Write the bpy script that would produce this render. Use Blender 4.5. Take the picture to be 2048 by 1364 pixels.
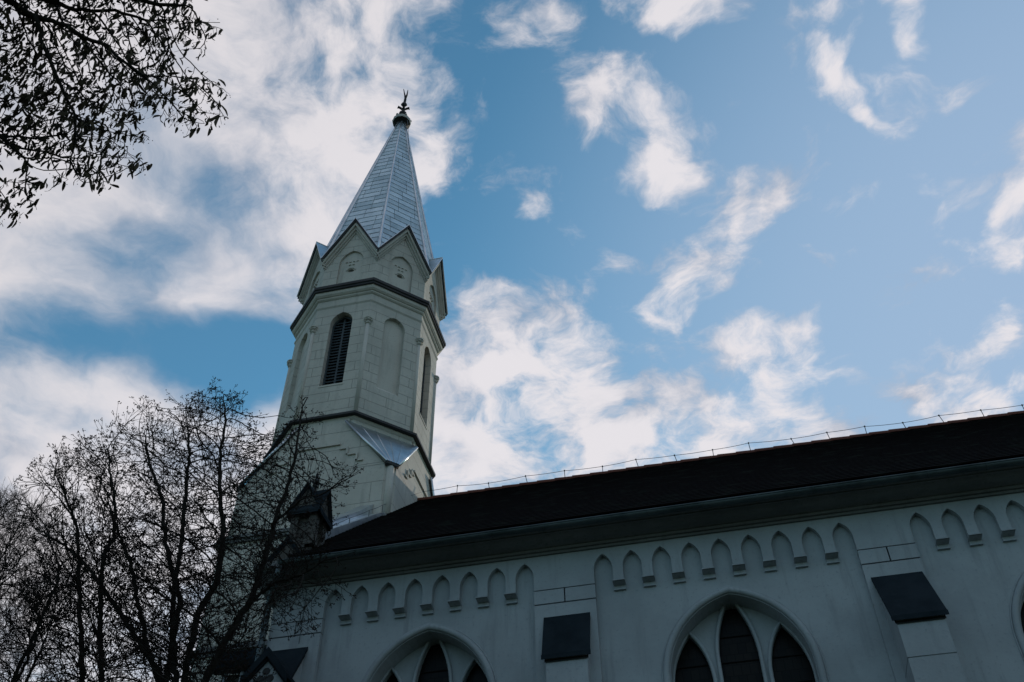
import bpy, math, random
import numpy as np
from mathutils import Vector, Matrix, kdtree, noise
from mathutils.geometry import tessellate_polygon
R = math.radians
random.seed(7); rng = np.random.default_rng(7)
S = bpy.context.scene
for o in list(bpy.data.objects): bpy.data.objects.remove(o)

# ---------------------------------------------------------------- camera
cam_data = bpy.data.cameras.new('camera')
cam = bpy.data.objects.new('camera', cam_data); S.collection.objects.link(cam)
PITCH, YAW, ROLL = R(45.36554), R(-12.66101), R(-0.45342)
F_ = Vector((math.sin(YAW)*math.cos(PITCH), math.cos(YAW)*math.cos(PITCH), math.sin(PITCH)))
R_ = Vector((math.cos(YAW), -math.sin(YAW), 0)); U_ = R_.cross(F_)
R2 = R_*math.cos(ROLL) + U_*math.sin(ROLL); U2 = -R_*math.sin(ROLL) + U_*math.cos(ROLL)
M = Matrix((R2, U2, -F_)).transposed().to_4x4(); M.translation = Vector((0, 0, 1.6))
cam.matrix_world = M
cam_data.sensor_width = 36; cam_data.lens = 34.62
cam_data.clip_start = .1; cam_data.clip_end = 3000
S.camera = cam
S.render.resolution_x, S.render.resolution_y = 1024, 682
S.render.engine = 'CYCLES'
S.view_settings.view_transform = 'Standard'; S.view_settings.look = 'None'
S.view_settings.exposure = 0.0; S.view_settings.gamma = 1.0

# ---------------------------------------------------------------- sun and sky
SUN_EL, SUN_AZ = R(17), R(18)            # azimuth clockwise from +Y
sd = bpy.data.lights.new('sun', 'SUN'); sd.energy = 2.0; sd.angle = R(.5); sd.color = (1, .86, .7)
sun = bpy.data.objects.new('sun', sd); S.collection.objects.link(sun)
sdir = Vector((math.sin(SUN_AZ)*math.cos(SUN_EL), math.cos(SUN_AZ)*math.cos(SUN_EL), math.sin(SUN_EL)))
sun.rotation_euler = (-sdir).to_track_quat('-Z', 'Y').to_euler(); sun.location = sdir*60
# cloud masses on the cloud layer: centre, turn, half sizes, weight
BLOBS = [
 (-0.594, 0.442, 2.505, 0.231, 0.165, 1.15),
 (-0.362, 0.459, 2.98, 0.15, 0.107, 0.95),
 (-0.298, 0.493, -2.804, 0.093, 0.068, 0.6),
 (-0.461, 0.576, -1.984, 0.192, 0.144, 0.95),
 (-0.412, 0.663, 2.059, 0.137, 0.107, 0.95),
 (-0.703, 0.595, 3.121, 0.194, 0.125, 1.0),
 (-0.8, 0.707, 3.097, 0.182, 0.118, 1.0),
 (-0.696, 0.774, -3.004, 0.231, 0.063, 1.0),
 (-0.589, 0.766, -2.738, 0.098, 0.065, 0.6),
 (-0.448, 0.737, 2.082, 0.112, 0.077, 0.75),
 (-0.834, 0.912, -2.977, 0.225, 0.097, 0.9),
 (-1.038, 1.129, 2.4, 0.319, 0.211, 1.2),
 (-0.811, 1.074, 2.593, 0.182, 0.143, 0.6),
 (-1.171, 1.512, 2.235, 0.665, 0.385, 1.35),
 (-0.738, 1.2, 2.082, 0.213, 0.122, 0.4),
 (-0.73, 0.948, 3.037, 0.086, 0.064, 0.4),
 (-0.228, 0.472, 1.924, 0.07, 0.043, 0.2),
 (-0.23, 0.648, 2.738, 0.031, 0.028, 0.7),
 (-0.217, 0.591, 3.129, 0.029, 0.027, 0.4),
 (-0.261, 0.872, -2.649, 0.055, 0.028, 0.35),
 (-0.084, 0.485, -2.513, 0.044, 0.028, 0.7),
 (0.056, 0.507, -2.76, 0.109, 0.027, 0.95),
 (0.102, 0.532, -2.857, 0.043, 0.023, 0.3),
 (-0.044, 0.552, -1.621, 0.037, 0.033, 0.45),
 (-0.038, 0.599, 1.537, 0.039, 0.034, 0.55),
 (-0.008, 0.612, -1.99, 0.038, 0.029, 0.5),
 (0.023, 0.64, -1.707, 0.041, 0.034, 0.65),
 (0.047, 0.688, -1.804, 0.05, 0.035, 0.7),
 (0.025, 0.716, 3.052, 0.048, 0.026, 0.75),
 (-0.064, 0.633, 1.614, 0.034, 0.029, 0.35),
 (-0.046, 0.666, -2.878, 0.03, 0.017, 0.4),
 (0.089, 0.676, 1.355, 0.028, 0.023, 0.3),
 (0.137, 0.761, 1.091, 0.044, 0.031, 0.75),
 (0.11, 0.802, 1.836, 0.055, 0.037, 0.85),
 (0.08, 0.861, 1.693, 0.057, 0.041, 0.9),
 (0.048, 0.917, 2.204, 0.06, 0.04, 0.9),
 (0.012, 0.936, 3.14, 0.047, 0.038, 0.8),
 (0.151, 0.869, 1.801, 0.065, 0.017, 0.35),
 (0.102, 1.016, -3.102, 0.083, 0.025, 0.45),
 (0.023, 1.028, -2.86, 0.058, 0.03, 0.35),
 (-0.239, 0.925, -1.676, 0.071, 0.046, 0.8),
 (-0.207, 1.006, -1.84, 0.102, 0.049, 1.0),
 (-0.152, 1.108, -2.321, 0.157, 0.104, 1.1),
 (-0.284, 1.174, 1.81, 0.222, 0.182, 1.15),
 (-0.088, 1.195, -2.807, 0.181, 0.132, 1.05),
 (0.032, 1.163, -2.162, 0.114, 0.085, 0.85),
 (0.175, 1.156, -1.745, 0.106, 0.067, 1.05),
 (0.117, 1.126, 1.359, 0.057, 0.043, 0.6),
 (0.172, 1.269, -2.35, 0.127, 0.103, 0.9),
 (0.035, 1.302, -2.862, 0.212, 0.103, 0.8),
 (-0.303, 1.027, 1.855, 0.087, 0.059, 0.55),
 (-0.378, 1.217, 1.898, 0.157, 0.122, 0.8),
 (0.396, 1.226, -3.064, 0.071, 0.066, 1.0),
 (0.438, 1.295, -2.573, 0.066, 0.045, 0.6),
 (0.314, 1.207, -2.769, 0.039, 0.022, 0.4),
 (0.441, 0.863, 1.038, 0.036, 0.024, 0.7),
 (0.453, 0.812, 1.407, 0.062, 0.02, 0.8),
 (0.461, 0.925, 1.356, 0.053, 0.024, 0.8),
 (0.48, 1.009, 1.383, 0.058, 0.022, 0.5),
 (0.494, 1.15, 1.382, 0.061, 0.024, 0.5),
 (0.448, 0.746, 1.085, 0.039, 0.026, 0.45),
 (0.239, 0.637, -2.325, 0.033, 0.016, 0.5),
 (0.264, 0.679, -2.109, 0.039, 0.013, 0.6),
 (0.279, 0.714, -2.377, 0.035, 0.009, 0.35),
 (0.317, 0.576, -2.053, 0.045, 0.019, 0.7),
 (0.329, 0.609, 1.05, 0.023, 0.017, 0.6),
 (0.185, 0.587, 1.576, 0.024, 0.008, 0.3),
 (0.217, 0.607, -2.326, 0.025, 0.013, 0.35),
 (0.378, 0.69, 2.692, 0.025, 0.015, 0.35),
 (-0.138, 0.751, -2.476, 0.073, 0.019, 0.3),
 (-0.249, 0.45, -2.933, 0.081, 0.034, 0.2),
 (-0.608, 0.674, 2.865, 0.141, 0.067, -0.5),
 (-0.691, 0.697, 2.969, 0.077, 0.056, -0.35),
 (-0.534, 0.65, -2.456, 0.054, 0.049, -0.12),
 (-0.846, 0.823, -2.859, 0.209, 0.062, -0.8),
 (-0.705, 0.866, -2.607, 0.137, 0.059, -0.5),
 (-0.622, 0.94, 2.509, 0.089, 0.085, -0.7),
 (-0.649, 0.912, 2.733, 0.071, 0.058, -0.3),
 (-0.537, 0.885, 1.823, 0.085, 0.066, -0.5),
 (-0.552, 0.576, -2.336, 0.107, 0.046, -0.3),
 (-0.886, 1.006, -2.634, 0.162, 0.057, -0.25),
 (-0.515, 0.528, 2.384, 0.044, 0.033, -0.3),
 (-0.256, 0.522, 2.126, 0.063, 0.061, -0.4),
 (-0.279, 0.455, -2.751, 0.069, 0.035, -0.3),
 (-0.461, 0.844, 2.534, 0.06, 0.052, -0.3),
 (-0.789, 0.631, 2.902, 0.063, 0.044, -0.3),
 (0.119, 0.961, 1.454, 0.057, 0.04, -0.4),
 (-0.232, 0.841, 1.835, 0.08, 0.054, -0.2),
 (-0.212, 1.216, 1.714, 0.051, 0.04, -0.2),
 (-0.002, 1.065, -2.548, 0.07, 0.04, -0.5),
 (0.098, 1.088, 1.301, 0.044, 0.035, -0.3),
 (-0.23, 1.078, 1.782, 0.045, 0.03, -0.3),
 (0.256, 1.24, 1.465, 0.086, 0.045, -0.5),
 (-0.025, 0.685, -2.459, 0.031, 0.028, -0.5),
 (-0.002, 0.648, -2.209, 0.021, 0.02, -0.35),
 (-0.013, 1.226, 1.114, 0.051, 0.045, -0.3),
 (-0.123, 1.318, -2.754, 0.05, 0.04, -0.1),
]

world = bpy.data.worlds.new('World'); S.world = world; world.use_nodes = True
wt = world.node_tree; wt.nodes.clear()
def N(t, **k):
    n = wt.nodes.new(t)
    for a, b in k.items(): setattr(n, a, b)
    return n
def L(a, b): wt.links.new(a, b)
def wmath(op, a, b=None, c=None, clamp=False):
    n = N('ShaderNodeMath', operation=op, use_clamp=clamp)
    for i, v in enumerate((a, b, c)):
        if v is None: continue
        if isinstance(v, (int, float)): n.inputs[i].default_value = v
        else: L(v, n.inputs[i])
    return n.outputs[0]
tc = N('ShaderNodeTexCoord'); sep = N('ShaderNodeSeparateXYZ'); L(tc.outputs['Generated'], sep.inputs[0])
zc = wmath('MAXIMUM', sep.outputs[2], .06)
px_ = wmath('DIVIDE', sep.outputs[0], zc); py_ = wmath('DIVIDE', sep.outputs[1], zc)
P0 = N('ShaderNodeCombineXYZ'); L(px_, P0.inputs[0]); L(py_, P0.inputs[1])
# a cloud layer seen from below: domain warp, cloud masses, torn edges
wn = N('ShaderNodeTexNoise'); wn.inputs['Scale'].default_value = 5.0; wn.inputs['Detail'].default_value = 4
L(P0.outputs[0], wn.inputs['Vector'])
w1 = N('ShaderNodeVectorMath', operation='SUBTRACT'); L(wn.outputs['Color'], w1.inputs[0]); w1.inputs[1].default_value = (.5, .5, .5)
w2 = N('ShaderNodeVectorMath', operation='MULTIPLY_ADD'); L(w1.outputs[0], w2.inputs[0]); w2.inputs[1].default_value = (.15, .15, 0); L(P0.outputs[0], w2.inputs[2])
PW = w2.outputs[0]
acc = hol = None
for (bx, by, th, s1, s2, wgt) in BLOBS:
    mp = N('ShaderNodeMapping', vector_type='TEXTURE'); L(PW, mp.inputs[0])
    mp.inputs['Location'].default_value = (bx, by, 0); mp.inputs['Rotation'].default_value = (0, 0, th)
    mp.inputs['Scale'].default_value = (s1*1.68, s2*1.68, 1)
    g = N('ShaderNodeTexGradient', gradient_type='SPHERICAL'); L(mp.outputs[0], g.inputs[0])
    sm = wmath('SMOOTH_MIN', g.outputs['Fac'], .60, .35)
    if wgt > 0: acc = wmath('MULTIPLY', sm, wgt*1.25) if acc is None else wmath('MULTIPLY_ADD', sm, wgt*1.25, acc)
    else: hol = wmath('MULTIPLY', g.outputs['Fac'], wgt*.95) if hol is None else wmath('MULTIPLY_ADD', g.outputs['Fac'], wgt*.95, hol)
# outside the part of the sky the photograph shows: broken cloud everywhere
far = N('ShaderNodeTexNoise'); far.inputs['Scale'].default_value = .9; far.inputs['Detail'].default_value = 3; L(P0.outputs[0], far.inputs['Vector'])
back = wmath('MULTIPLY', wmath('LESS_THAN', sep.outputs[1], .05), 1.0)
acc = wmath('ADD', acc, wmath('MULTIPLY', back, wmath('MULTIPLY', far.outputs[0], 1.3)))
fb = N('ShaderNodeTexNoise'); fb.inputs['Scale'].default_value = 11.0; fb.inputs['Detail'].default_value = 13
fb.inputs['Roughness'].default_value = .63; fb.inputs['Distortion'].default_value = .15; L(PW, fb.inputs['Vector'])
fb2 = N('ShaderNodeTexNoise'); fb2.inputs['Scale'].default_value = 5.6; fb2.inputs['Detail'].default_value = 6; L(PW, fb2.inputs['Vector'])
det = wmath('MULTIPLY_ADD', wmath('SUBTRACT', fb.outputs[0], .5), 2.3, 0.0)
det2 = wmath('MULTIPLY', wmath('SUBTRACT', fb2.outputs[0], .5), 1.25)
cap_ = N('ShaderNodeMapRange'); L(px_, cap_.inputs[0]); cap_.inputs[1].default_value = -.3; cap_.inputs[2].default_value = .0; cap_.inputs[3].default_value = 1.06; cap_.inputs[4].default_value = .80
capd = wmath('MAXIMUM', wmath('ADD', wmath('SMOOTH_MIN', acc, cap_.outputs[0], .35), hol), -.15)
soft = N('ShaderNodeMapRange'); L(px_, soft.inputs[0]); soft.inputs[1].default_value = -.55; soft.inputs[2].default_value = -.25; soft.inputs[3].default_value = .40; soft.inputs[4].default_value = 1.45
dens = wmath('ADD', capd, wmath('MULTIPLY', wmath('ADD', det, det2), soft.outputs[0]))
mr = N('ShaderNodeMapRange', interpolation_type='SMOOTHSTEP'); L(dens, mr.inputs[0])
mr.inputs[1].default_value = .10; mr.inputs[2].default_value = 1.22; mr.inputs[4].default_value = .98
cover = mr.outputs[0]
sky = N('ShaderNodeTexSky', sky_type='NISHITA'); sky.sun_disc = False
sky.sun_elevation = SUN_EL; sky.sun_rotation = SUN_AZ; sky.air_density = 1.2; sky.dust_density = .6; sky.ozone_density = 2.0
tint = N('ShaderNodeMix', data_type='RGBA', blend_type='MULTIPLY'); tint.inputs[0].default_value = 1
L(sky.outputs[0], tint.inputs[6]); tint.inputs[7].default_value = (.50, 1.12, 1.24, 1)
bg0 = N('ShaderNodeBackground'); L(tint.outputs[2], bg0.inputs[0]); bg0.inputs[1].default_value = .12
# thin veil of high haze, thickest low on the sunward side
vd = N('ShaderNodeVectorMath', operation='DOT_PRODUCT'); L(tc.outputs['Generated'], vd.inputs[0]); vd.inputs[1].default_value = Vector((math.sin(R(34))*math.cos(R(30)), math.cos(R(34))*math.cos(R(30)), math.sin(R(30))))
vr = N('ShaderNodeMapRange', interpolation_type='SMOOTHSTEP'); L(vd.outputs['Value'], vr.inputs[0]); vr.inputs[1].default_value = .70; vr.inputs[2].default_value = 1.0; vr.inputs[3].default_value = .07; vr.inputs[4].default_value = .92
veil = N('ShaderNodeBackground'); veil.inputs[0].default_value = (.36, .49, .68, 1)
bg1 = N('ShaderNodeMixShader'); L(vr.outputs[0], bg1.inputs[0]); L(bg0.outputs[0], bg1.inputs[1]); L(veil.outputs[0], bg1.inputs[2])
# cloud: brighter on the sunward side and where thick, blue grey where thin
dt = N('ShaderNodeVectorMath', operation='DOT_PRODUCT'); L(tc.outputs['Generated'], dt.inputs[0]); dt.inputs[1].default_value = sdir
toward = N('ShaderNodeMapRange'); L(dt.outputs['Value'], toward.inputs[0]); toward.inputs[1].default_value = -.6; toward.inputs[2].default_value = .75; toward.inputs[3].default_value = .62; toward.inputs[4].default_value = 1.0
shade = N('ShaderNodeTexNoise'); shade.inputs['Scale'].default_value = 5.0; shade.inputs['Detail'].default_value = 7; L(PW, shade.inputs['Vector'])
sh = N('ShaderNodeMapRange', interpolation_type='SMOOTHSTEP'); L(wmath('ADD', shade.outputs[0], wmath('MULTIPLY', dens, .18)), sh.inputs[0]); sh.inputs[1].default_value = .36; sh.inputs[2].default_value = .74
cm = N('ShaderNodeMix', data_type='RGBA'); L(sh.outputs[0], cm.inputs[0]); cm.inputs[6].default_value = (.33, .39, .50, 1); cm.inputs[7].default_value = (.80, .77, .80, 1)
bg2 = N('ShaderNodeBackground'); L(cm.outputs[2], bg2.inputs[0]); L(toward.outputs[0], bg2.inputs[1])
mx = N('ShaderNodeMixShader'); L(cover, mx.inputs[0]); L(bg1.outputs[0], mx.inputs[1]); L(bg2.outputs[0], mx.inputs[2])
wo = N('ShaderNodeOutputWorld'); L(mx.outputs[0], wo.inputs[0])
# ---------------------------------------------------------------- materials
def mat(name, base, rough=.8, metal=0, spec=.3, build=None):
    m = bpy.data.materials.new(name); m.use_nodes = True; nt = m.node_tree
    b = nt.nodes['Principled BSDF']; b.inputs['Base Color'].default_value = (*base, 1)
    b.inputs['Roughness'].default_value = rough; b.inputs['Metallic'].default_value = metal
    b.inputs['Specular IOR Level'].default_value = spec
    if build: build(nt, b)
    return m
def node(nt, t, ins=None, **k):
    n = nt.nodes.new(t)
    for a, v in k.items(): setattr(n, a, v)
    for a, v in (ins or {}).items():
        if hasattr(v, 'is_output'): nt.links.new(v, n.inputs[a])
        else: n.inputs[a].default_value = v
    return n
def mix(nt, f, a, b, mode='MIX'):
    n = node(nt, 'ShaderNodeMix', data_type='RGBA', blend_type=mode)
    for i, v in ((0, f), (6, a), (7, b)):
        if hasattr(v, 'is_output'): nt.links.new(v, n.inputs[i])
        else: n.inputs[i].default_value = v if i == 0 else (*v, 1)
    return n.outputs[2]
def ramp(nt, src, a, b):
    n = node(nt, 'ShaderNodeMapRange', {0: src, 1: a, 2: b}, interpolation_type='SMOOTHSTEP'); return n.outputs[0]
def bump(nt, b, h, dist, strength=.6):
    n = node(nt, 'ShaderNodeBump', {'Strength': strength, 'Distance': dist, 'Height': h}); nt.links.new(n.outputs[0], b.inputs['Normal'])
def render_build(c1, c2, ashlar=None):
    def f(nt, b):
        t = node(nt, 'ShaderNodeTexCoord')
        n1 = node(nt, 'ShaderNodeTexNoise', {'Vector': t.outputs['Object'], 'Scale': .9, 'Detail': 8, 'Roughness': .62})
        n2 = node(nt, 'ShaderNodeTexNoise', {'Vector': t.outputs['Object'], 'Scale': 22, 'Detail': 6})
        mp = node(nt, 'ShaderNodeMapping', {'Vector': t.outputs['Object'], 'Scale': (5, 5, .45)})
        n3 = node(nt, 'ShaderNodeTexNoise', {'Vector': mp.outputs[0], 'Scale': 1.4, 'Detail': 7, 'Roughness': .65})
        c = mix(nt, ramp(nt, n1.outputs[0], .35, .68), c1, c2)
        c = mix(nt, ramp(nt, n3.outputs[0], .50, .74), c, tuple(x*.73 for x in c1))      # rain streaks
        c = mix(nt, ramp(nt, n2.outputs[0], .55, .8), c, tuple(x*.86 for x in c2))
        h = n2.outputs[0]
        if ashlar:
            br = node(nt, 'ShaderNodeTexBrick', {'Vector': t.outputs['UV'], 'Scale': 1.0, 'Mortar Size': .007, 'Mortar Smooth': .2, 'Brick Width': ashlar[0], 'Row Height': ashlar[1]})
            c = mix(nt, br.outputs['Fac'], c, tuple(x*.58 for x in c1))
            inv = node(nt, 'ShaderNodeMath', {0: 1.0, 1: br.outputs['Fac']}, operation='SUBTRACT')
            h2 = node(nt, 'ShaderNodeMath', {0: n2.outputs[0], 1: .12, 2: inv.outputs[0]}, operation='MULTIPLY_ADD'); h = h2.outputs[0]
            nt.links.new(c, b.inputs['Base Color']); bump(nt, b, h, .012, .9)
        else:
            nt.links.new(c, b.inputs['Base Color']); bump(nt, b, h, .006, .5)
    return f
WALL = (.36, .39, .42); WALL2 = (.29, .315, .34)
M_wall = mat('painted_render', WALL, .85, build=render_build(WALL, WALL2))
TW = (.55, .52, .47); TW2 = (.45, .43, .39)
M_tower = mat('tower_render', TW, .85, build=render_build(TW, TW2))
M_ashlar = mat('scored_render', TW, .85, build=render_build(TW, TW2, (1.05, .29)))
def tilef(nt, b):
    t = node(nt, 'ShaderNodeTexCoord')
    br = node(nt, 'ShaderNodeTexBrick', {'Vector': t.outputs['UV'], 'Scale': 1.0, 'Mortar Size': .008, 'Brick Width': .19, 'Row Height': .17, 'Color1': (.009, .009, .010, 1), 'Color2': (.016, .014, .014, 1), 'Mortar': (.005, .004, .004, 1)})
    n1 = node(nt, 'ShaderNodeTexNoise', {'Vector': t.outputs['Object'], 'Scale': 3, 'Detail': 7})
    c = mix(nt, ramp(nt, n1.outputs[0], .5, .75), br.outputs[0], (.012, .014, .012))
    nt.links.new(c, b.inputs['Base Color']); bump(nt, b, br.outputs[0], .01, .6)
M_tile = mat('roof_tile', (.03, .025, .02), 1.0, spec=.02, build=tilef)
M_redtile = mat('red_clay', (.26, .075, .045), .75, build=lambda nt, b: nt.links.new(mix(nt, node(nt, 'ShaderNodeTexNoise', {'Scale': 9, 'Detail': 6}).outputs[0], (.20, .055, .035), (.08, .03, .022)), b.inputs['Base Color']))
def metalf(c1, c2, brick):
    def f(nt, b):
        t = node(nt, 'ShaderNodeTexCoord')
        n1 = node(nt, 'ShaderNodeTexNoise', {'Vector': t.outputs['Object'], 'Scale': 2.2, 'Detail': 7, 'Roughness': .65})
        n2 = node(nt, 'ShaderNodeTexNoise', {'Vector': t.outputs['Object'], 'Scale': 9, 'Detail': 4})
        c = mix(nt, ramp(nt, n1.outputs[0], .35, .7), c1, c2)
        h = n2.outputs[0]
        if brick:
            br = node(nt, 'ShaderNodeTexBrick', {'Vector': t.outputs['UV'], 'Scale': 1.0, 'Mortar Size': .010, 'Mortar Smooth': .1, 'Bias': 0, 'Brick Width': .52, 'Row Height': brick, 'Color1': (.25, .25, .25, 1), 'Color2': (1, 1, 1, 1), 'Mortar': (.5, .5, .5, 1)})
            c = mix(nt, .26, c, mix(nt, 1.0, c, br.outputs[0], 'MULTIPLY'))
            c = mix(nt, br.outputs['Fac'], c, tuple(x*.42 for x in c1))
            inv = node(nt, 'ShaderNodeMath', {0: 1.0, 1: br.outputs['Fac']}, operation='SUBTRACT')
            h = node(nt, 'ShaderNodeMath', {0: n2.outputs[0], 1: .45, 2: inv.outputs[0]}, operation='MULTIPLY_ADD').outputs[0]
            rr = node(nt, 'ShaderNodeMapRange', {0: br.outputs[0], 1: .2, 2: 1, 3: .52, 4: .3}).outputs[0]
            nt.links.new(rr, b.inputs['Roughness'])
        nt.links.new(c, b.inputs['Base Color']); bump(nt, b, h, .012, .55)
    return f
M_zinc = mat('zinc_sheet', (.6, .63, .65), .28, metal=.9, build=metalf((.66, .70, .73), (.46, .51, .55), None))
M_spire = mat('zinc_shingle', (.5, .53, .55), .38, metal=.85, build=metalf((.56, .71, .78), (.40, .53, .60), .27))
M_zincdull = mat('weathered_zinc', (.16, .19, .20), .5, metal=.6, build=metalf((.10, .125, .135), (.05, .065, .07), None))
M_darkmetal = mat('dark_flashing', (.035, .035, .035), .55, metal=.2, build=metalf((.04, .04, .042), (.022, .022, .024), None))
M_slate = mat('slate', (.03, .034, .04), .95, spec=.03, build=metalf((.022, .030, .038), (.014, .020, .026), None))
M_soffit = mat('cornice_render', (.22, .22, .21), .85, build=render_build((.19, .195, .20), (.135, .14, .145)))
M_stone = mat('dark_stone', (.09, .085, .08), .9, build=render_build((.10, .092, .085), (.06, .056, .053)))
M_louvre = mat('louvre_paint', (.09, .11, .13), .6, build=render_build((.06, .076, .09), (.04, .052, .062)))
def glassf(nt, b):
    t = node(nt, 'ShaderNodeTexCoord')
    br = node(nt, 'ShaderNodeTexBrick', {'Vector': t.outputs['UV'], 'Scale': 1.0, 'Mortar Size': .006, 'Brick Width': .11, 'Row Height': .15, 'Color1': (.005, .005, .006, 1), 'Color2': (.013, .011, .010, 1), 'Mortar': (.003, .003, .003, 1)})
    nt.links.new(br.outputs[0], b.inputs['Base Color']); bump(nt, b, br.outputs[0], .004, .4)
M_glass = mat('leaded_glass', (.01, .01, .012), .35, spec=.10, build=glassf)
M_wire = mat('galvanised_wire', (.09, .10, .11), .5, metal=.4)
M_finial = mat('wrought_iron', (.018, .018, .02), .6, metal=.3)
M_pale = mat('pale_cap_metal', (.42, .41, .38), .55, metal=.3)
def barkf(a, b2):
    def f(nt, b):
        n1 = node(nt, 'ShaderNodeTexNoise', {'Scale': 14, 'Detail': 6}); nt.links.new(mix(nt, n1.outputs[0], a, b2), b.inputs['Base Color']); bump(nt, b, n1.outputs[0], .01)
    return f
M_bark = mat('bark', (.022, .018, .016), .95, spec=.1, build=barkf((.014, .012, .011), (.03, .025, .021)))
M_seed = mat('seed_heads', (.03, .015, .014), .9, spec=.1, build=barkf((.028, .012, .012), (.018, .014, .012)))
M_leaf = mat('dry_bract', (.09, .07, .05), .9, spec=.1, build=barkf((.11, .085, .055), (.06, .045, .035)))
def groundf(nt, b):
    n1 = node(nt, 'ShaderNodeTexNoise', {'Scale': 60, 'Detail': 8}); n2 = node(nt, 'ShaderNodeTexNoise', {'Scale': 900, 'Detail': 4})
    c = mix(nt, ramp(nt, n1.outputs[0], .4, .6), (.06, .075, .035), (.10, .09, .065)); c = mix(nt, n2.outputs[0], c, (.04, .055, .025))
    nt.links.new(c, b.inputs['Base Color']); bump(nt, b, n2.outputs[0], .03)
M_ground = mat('churchyard_grass', (.04, .045, .025), .95, spec=.1, build=groundf)

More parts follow.
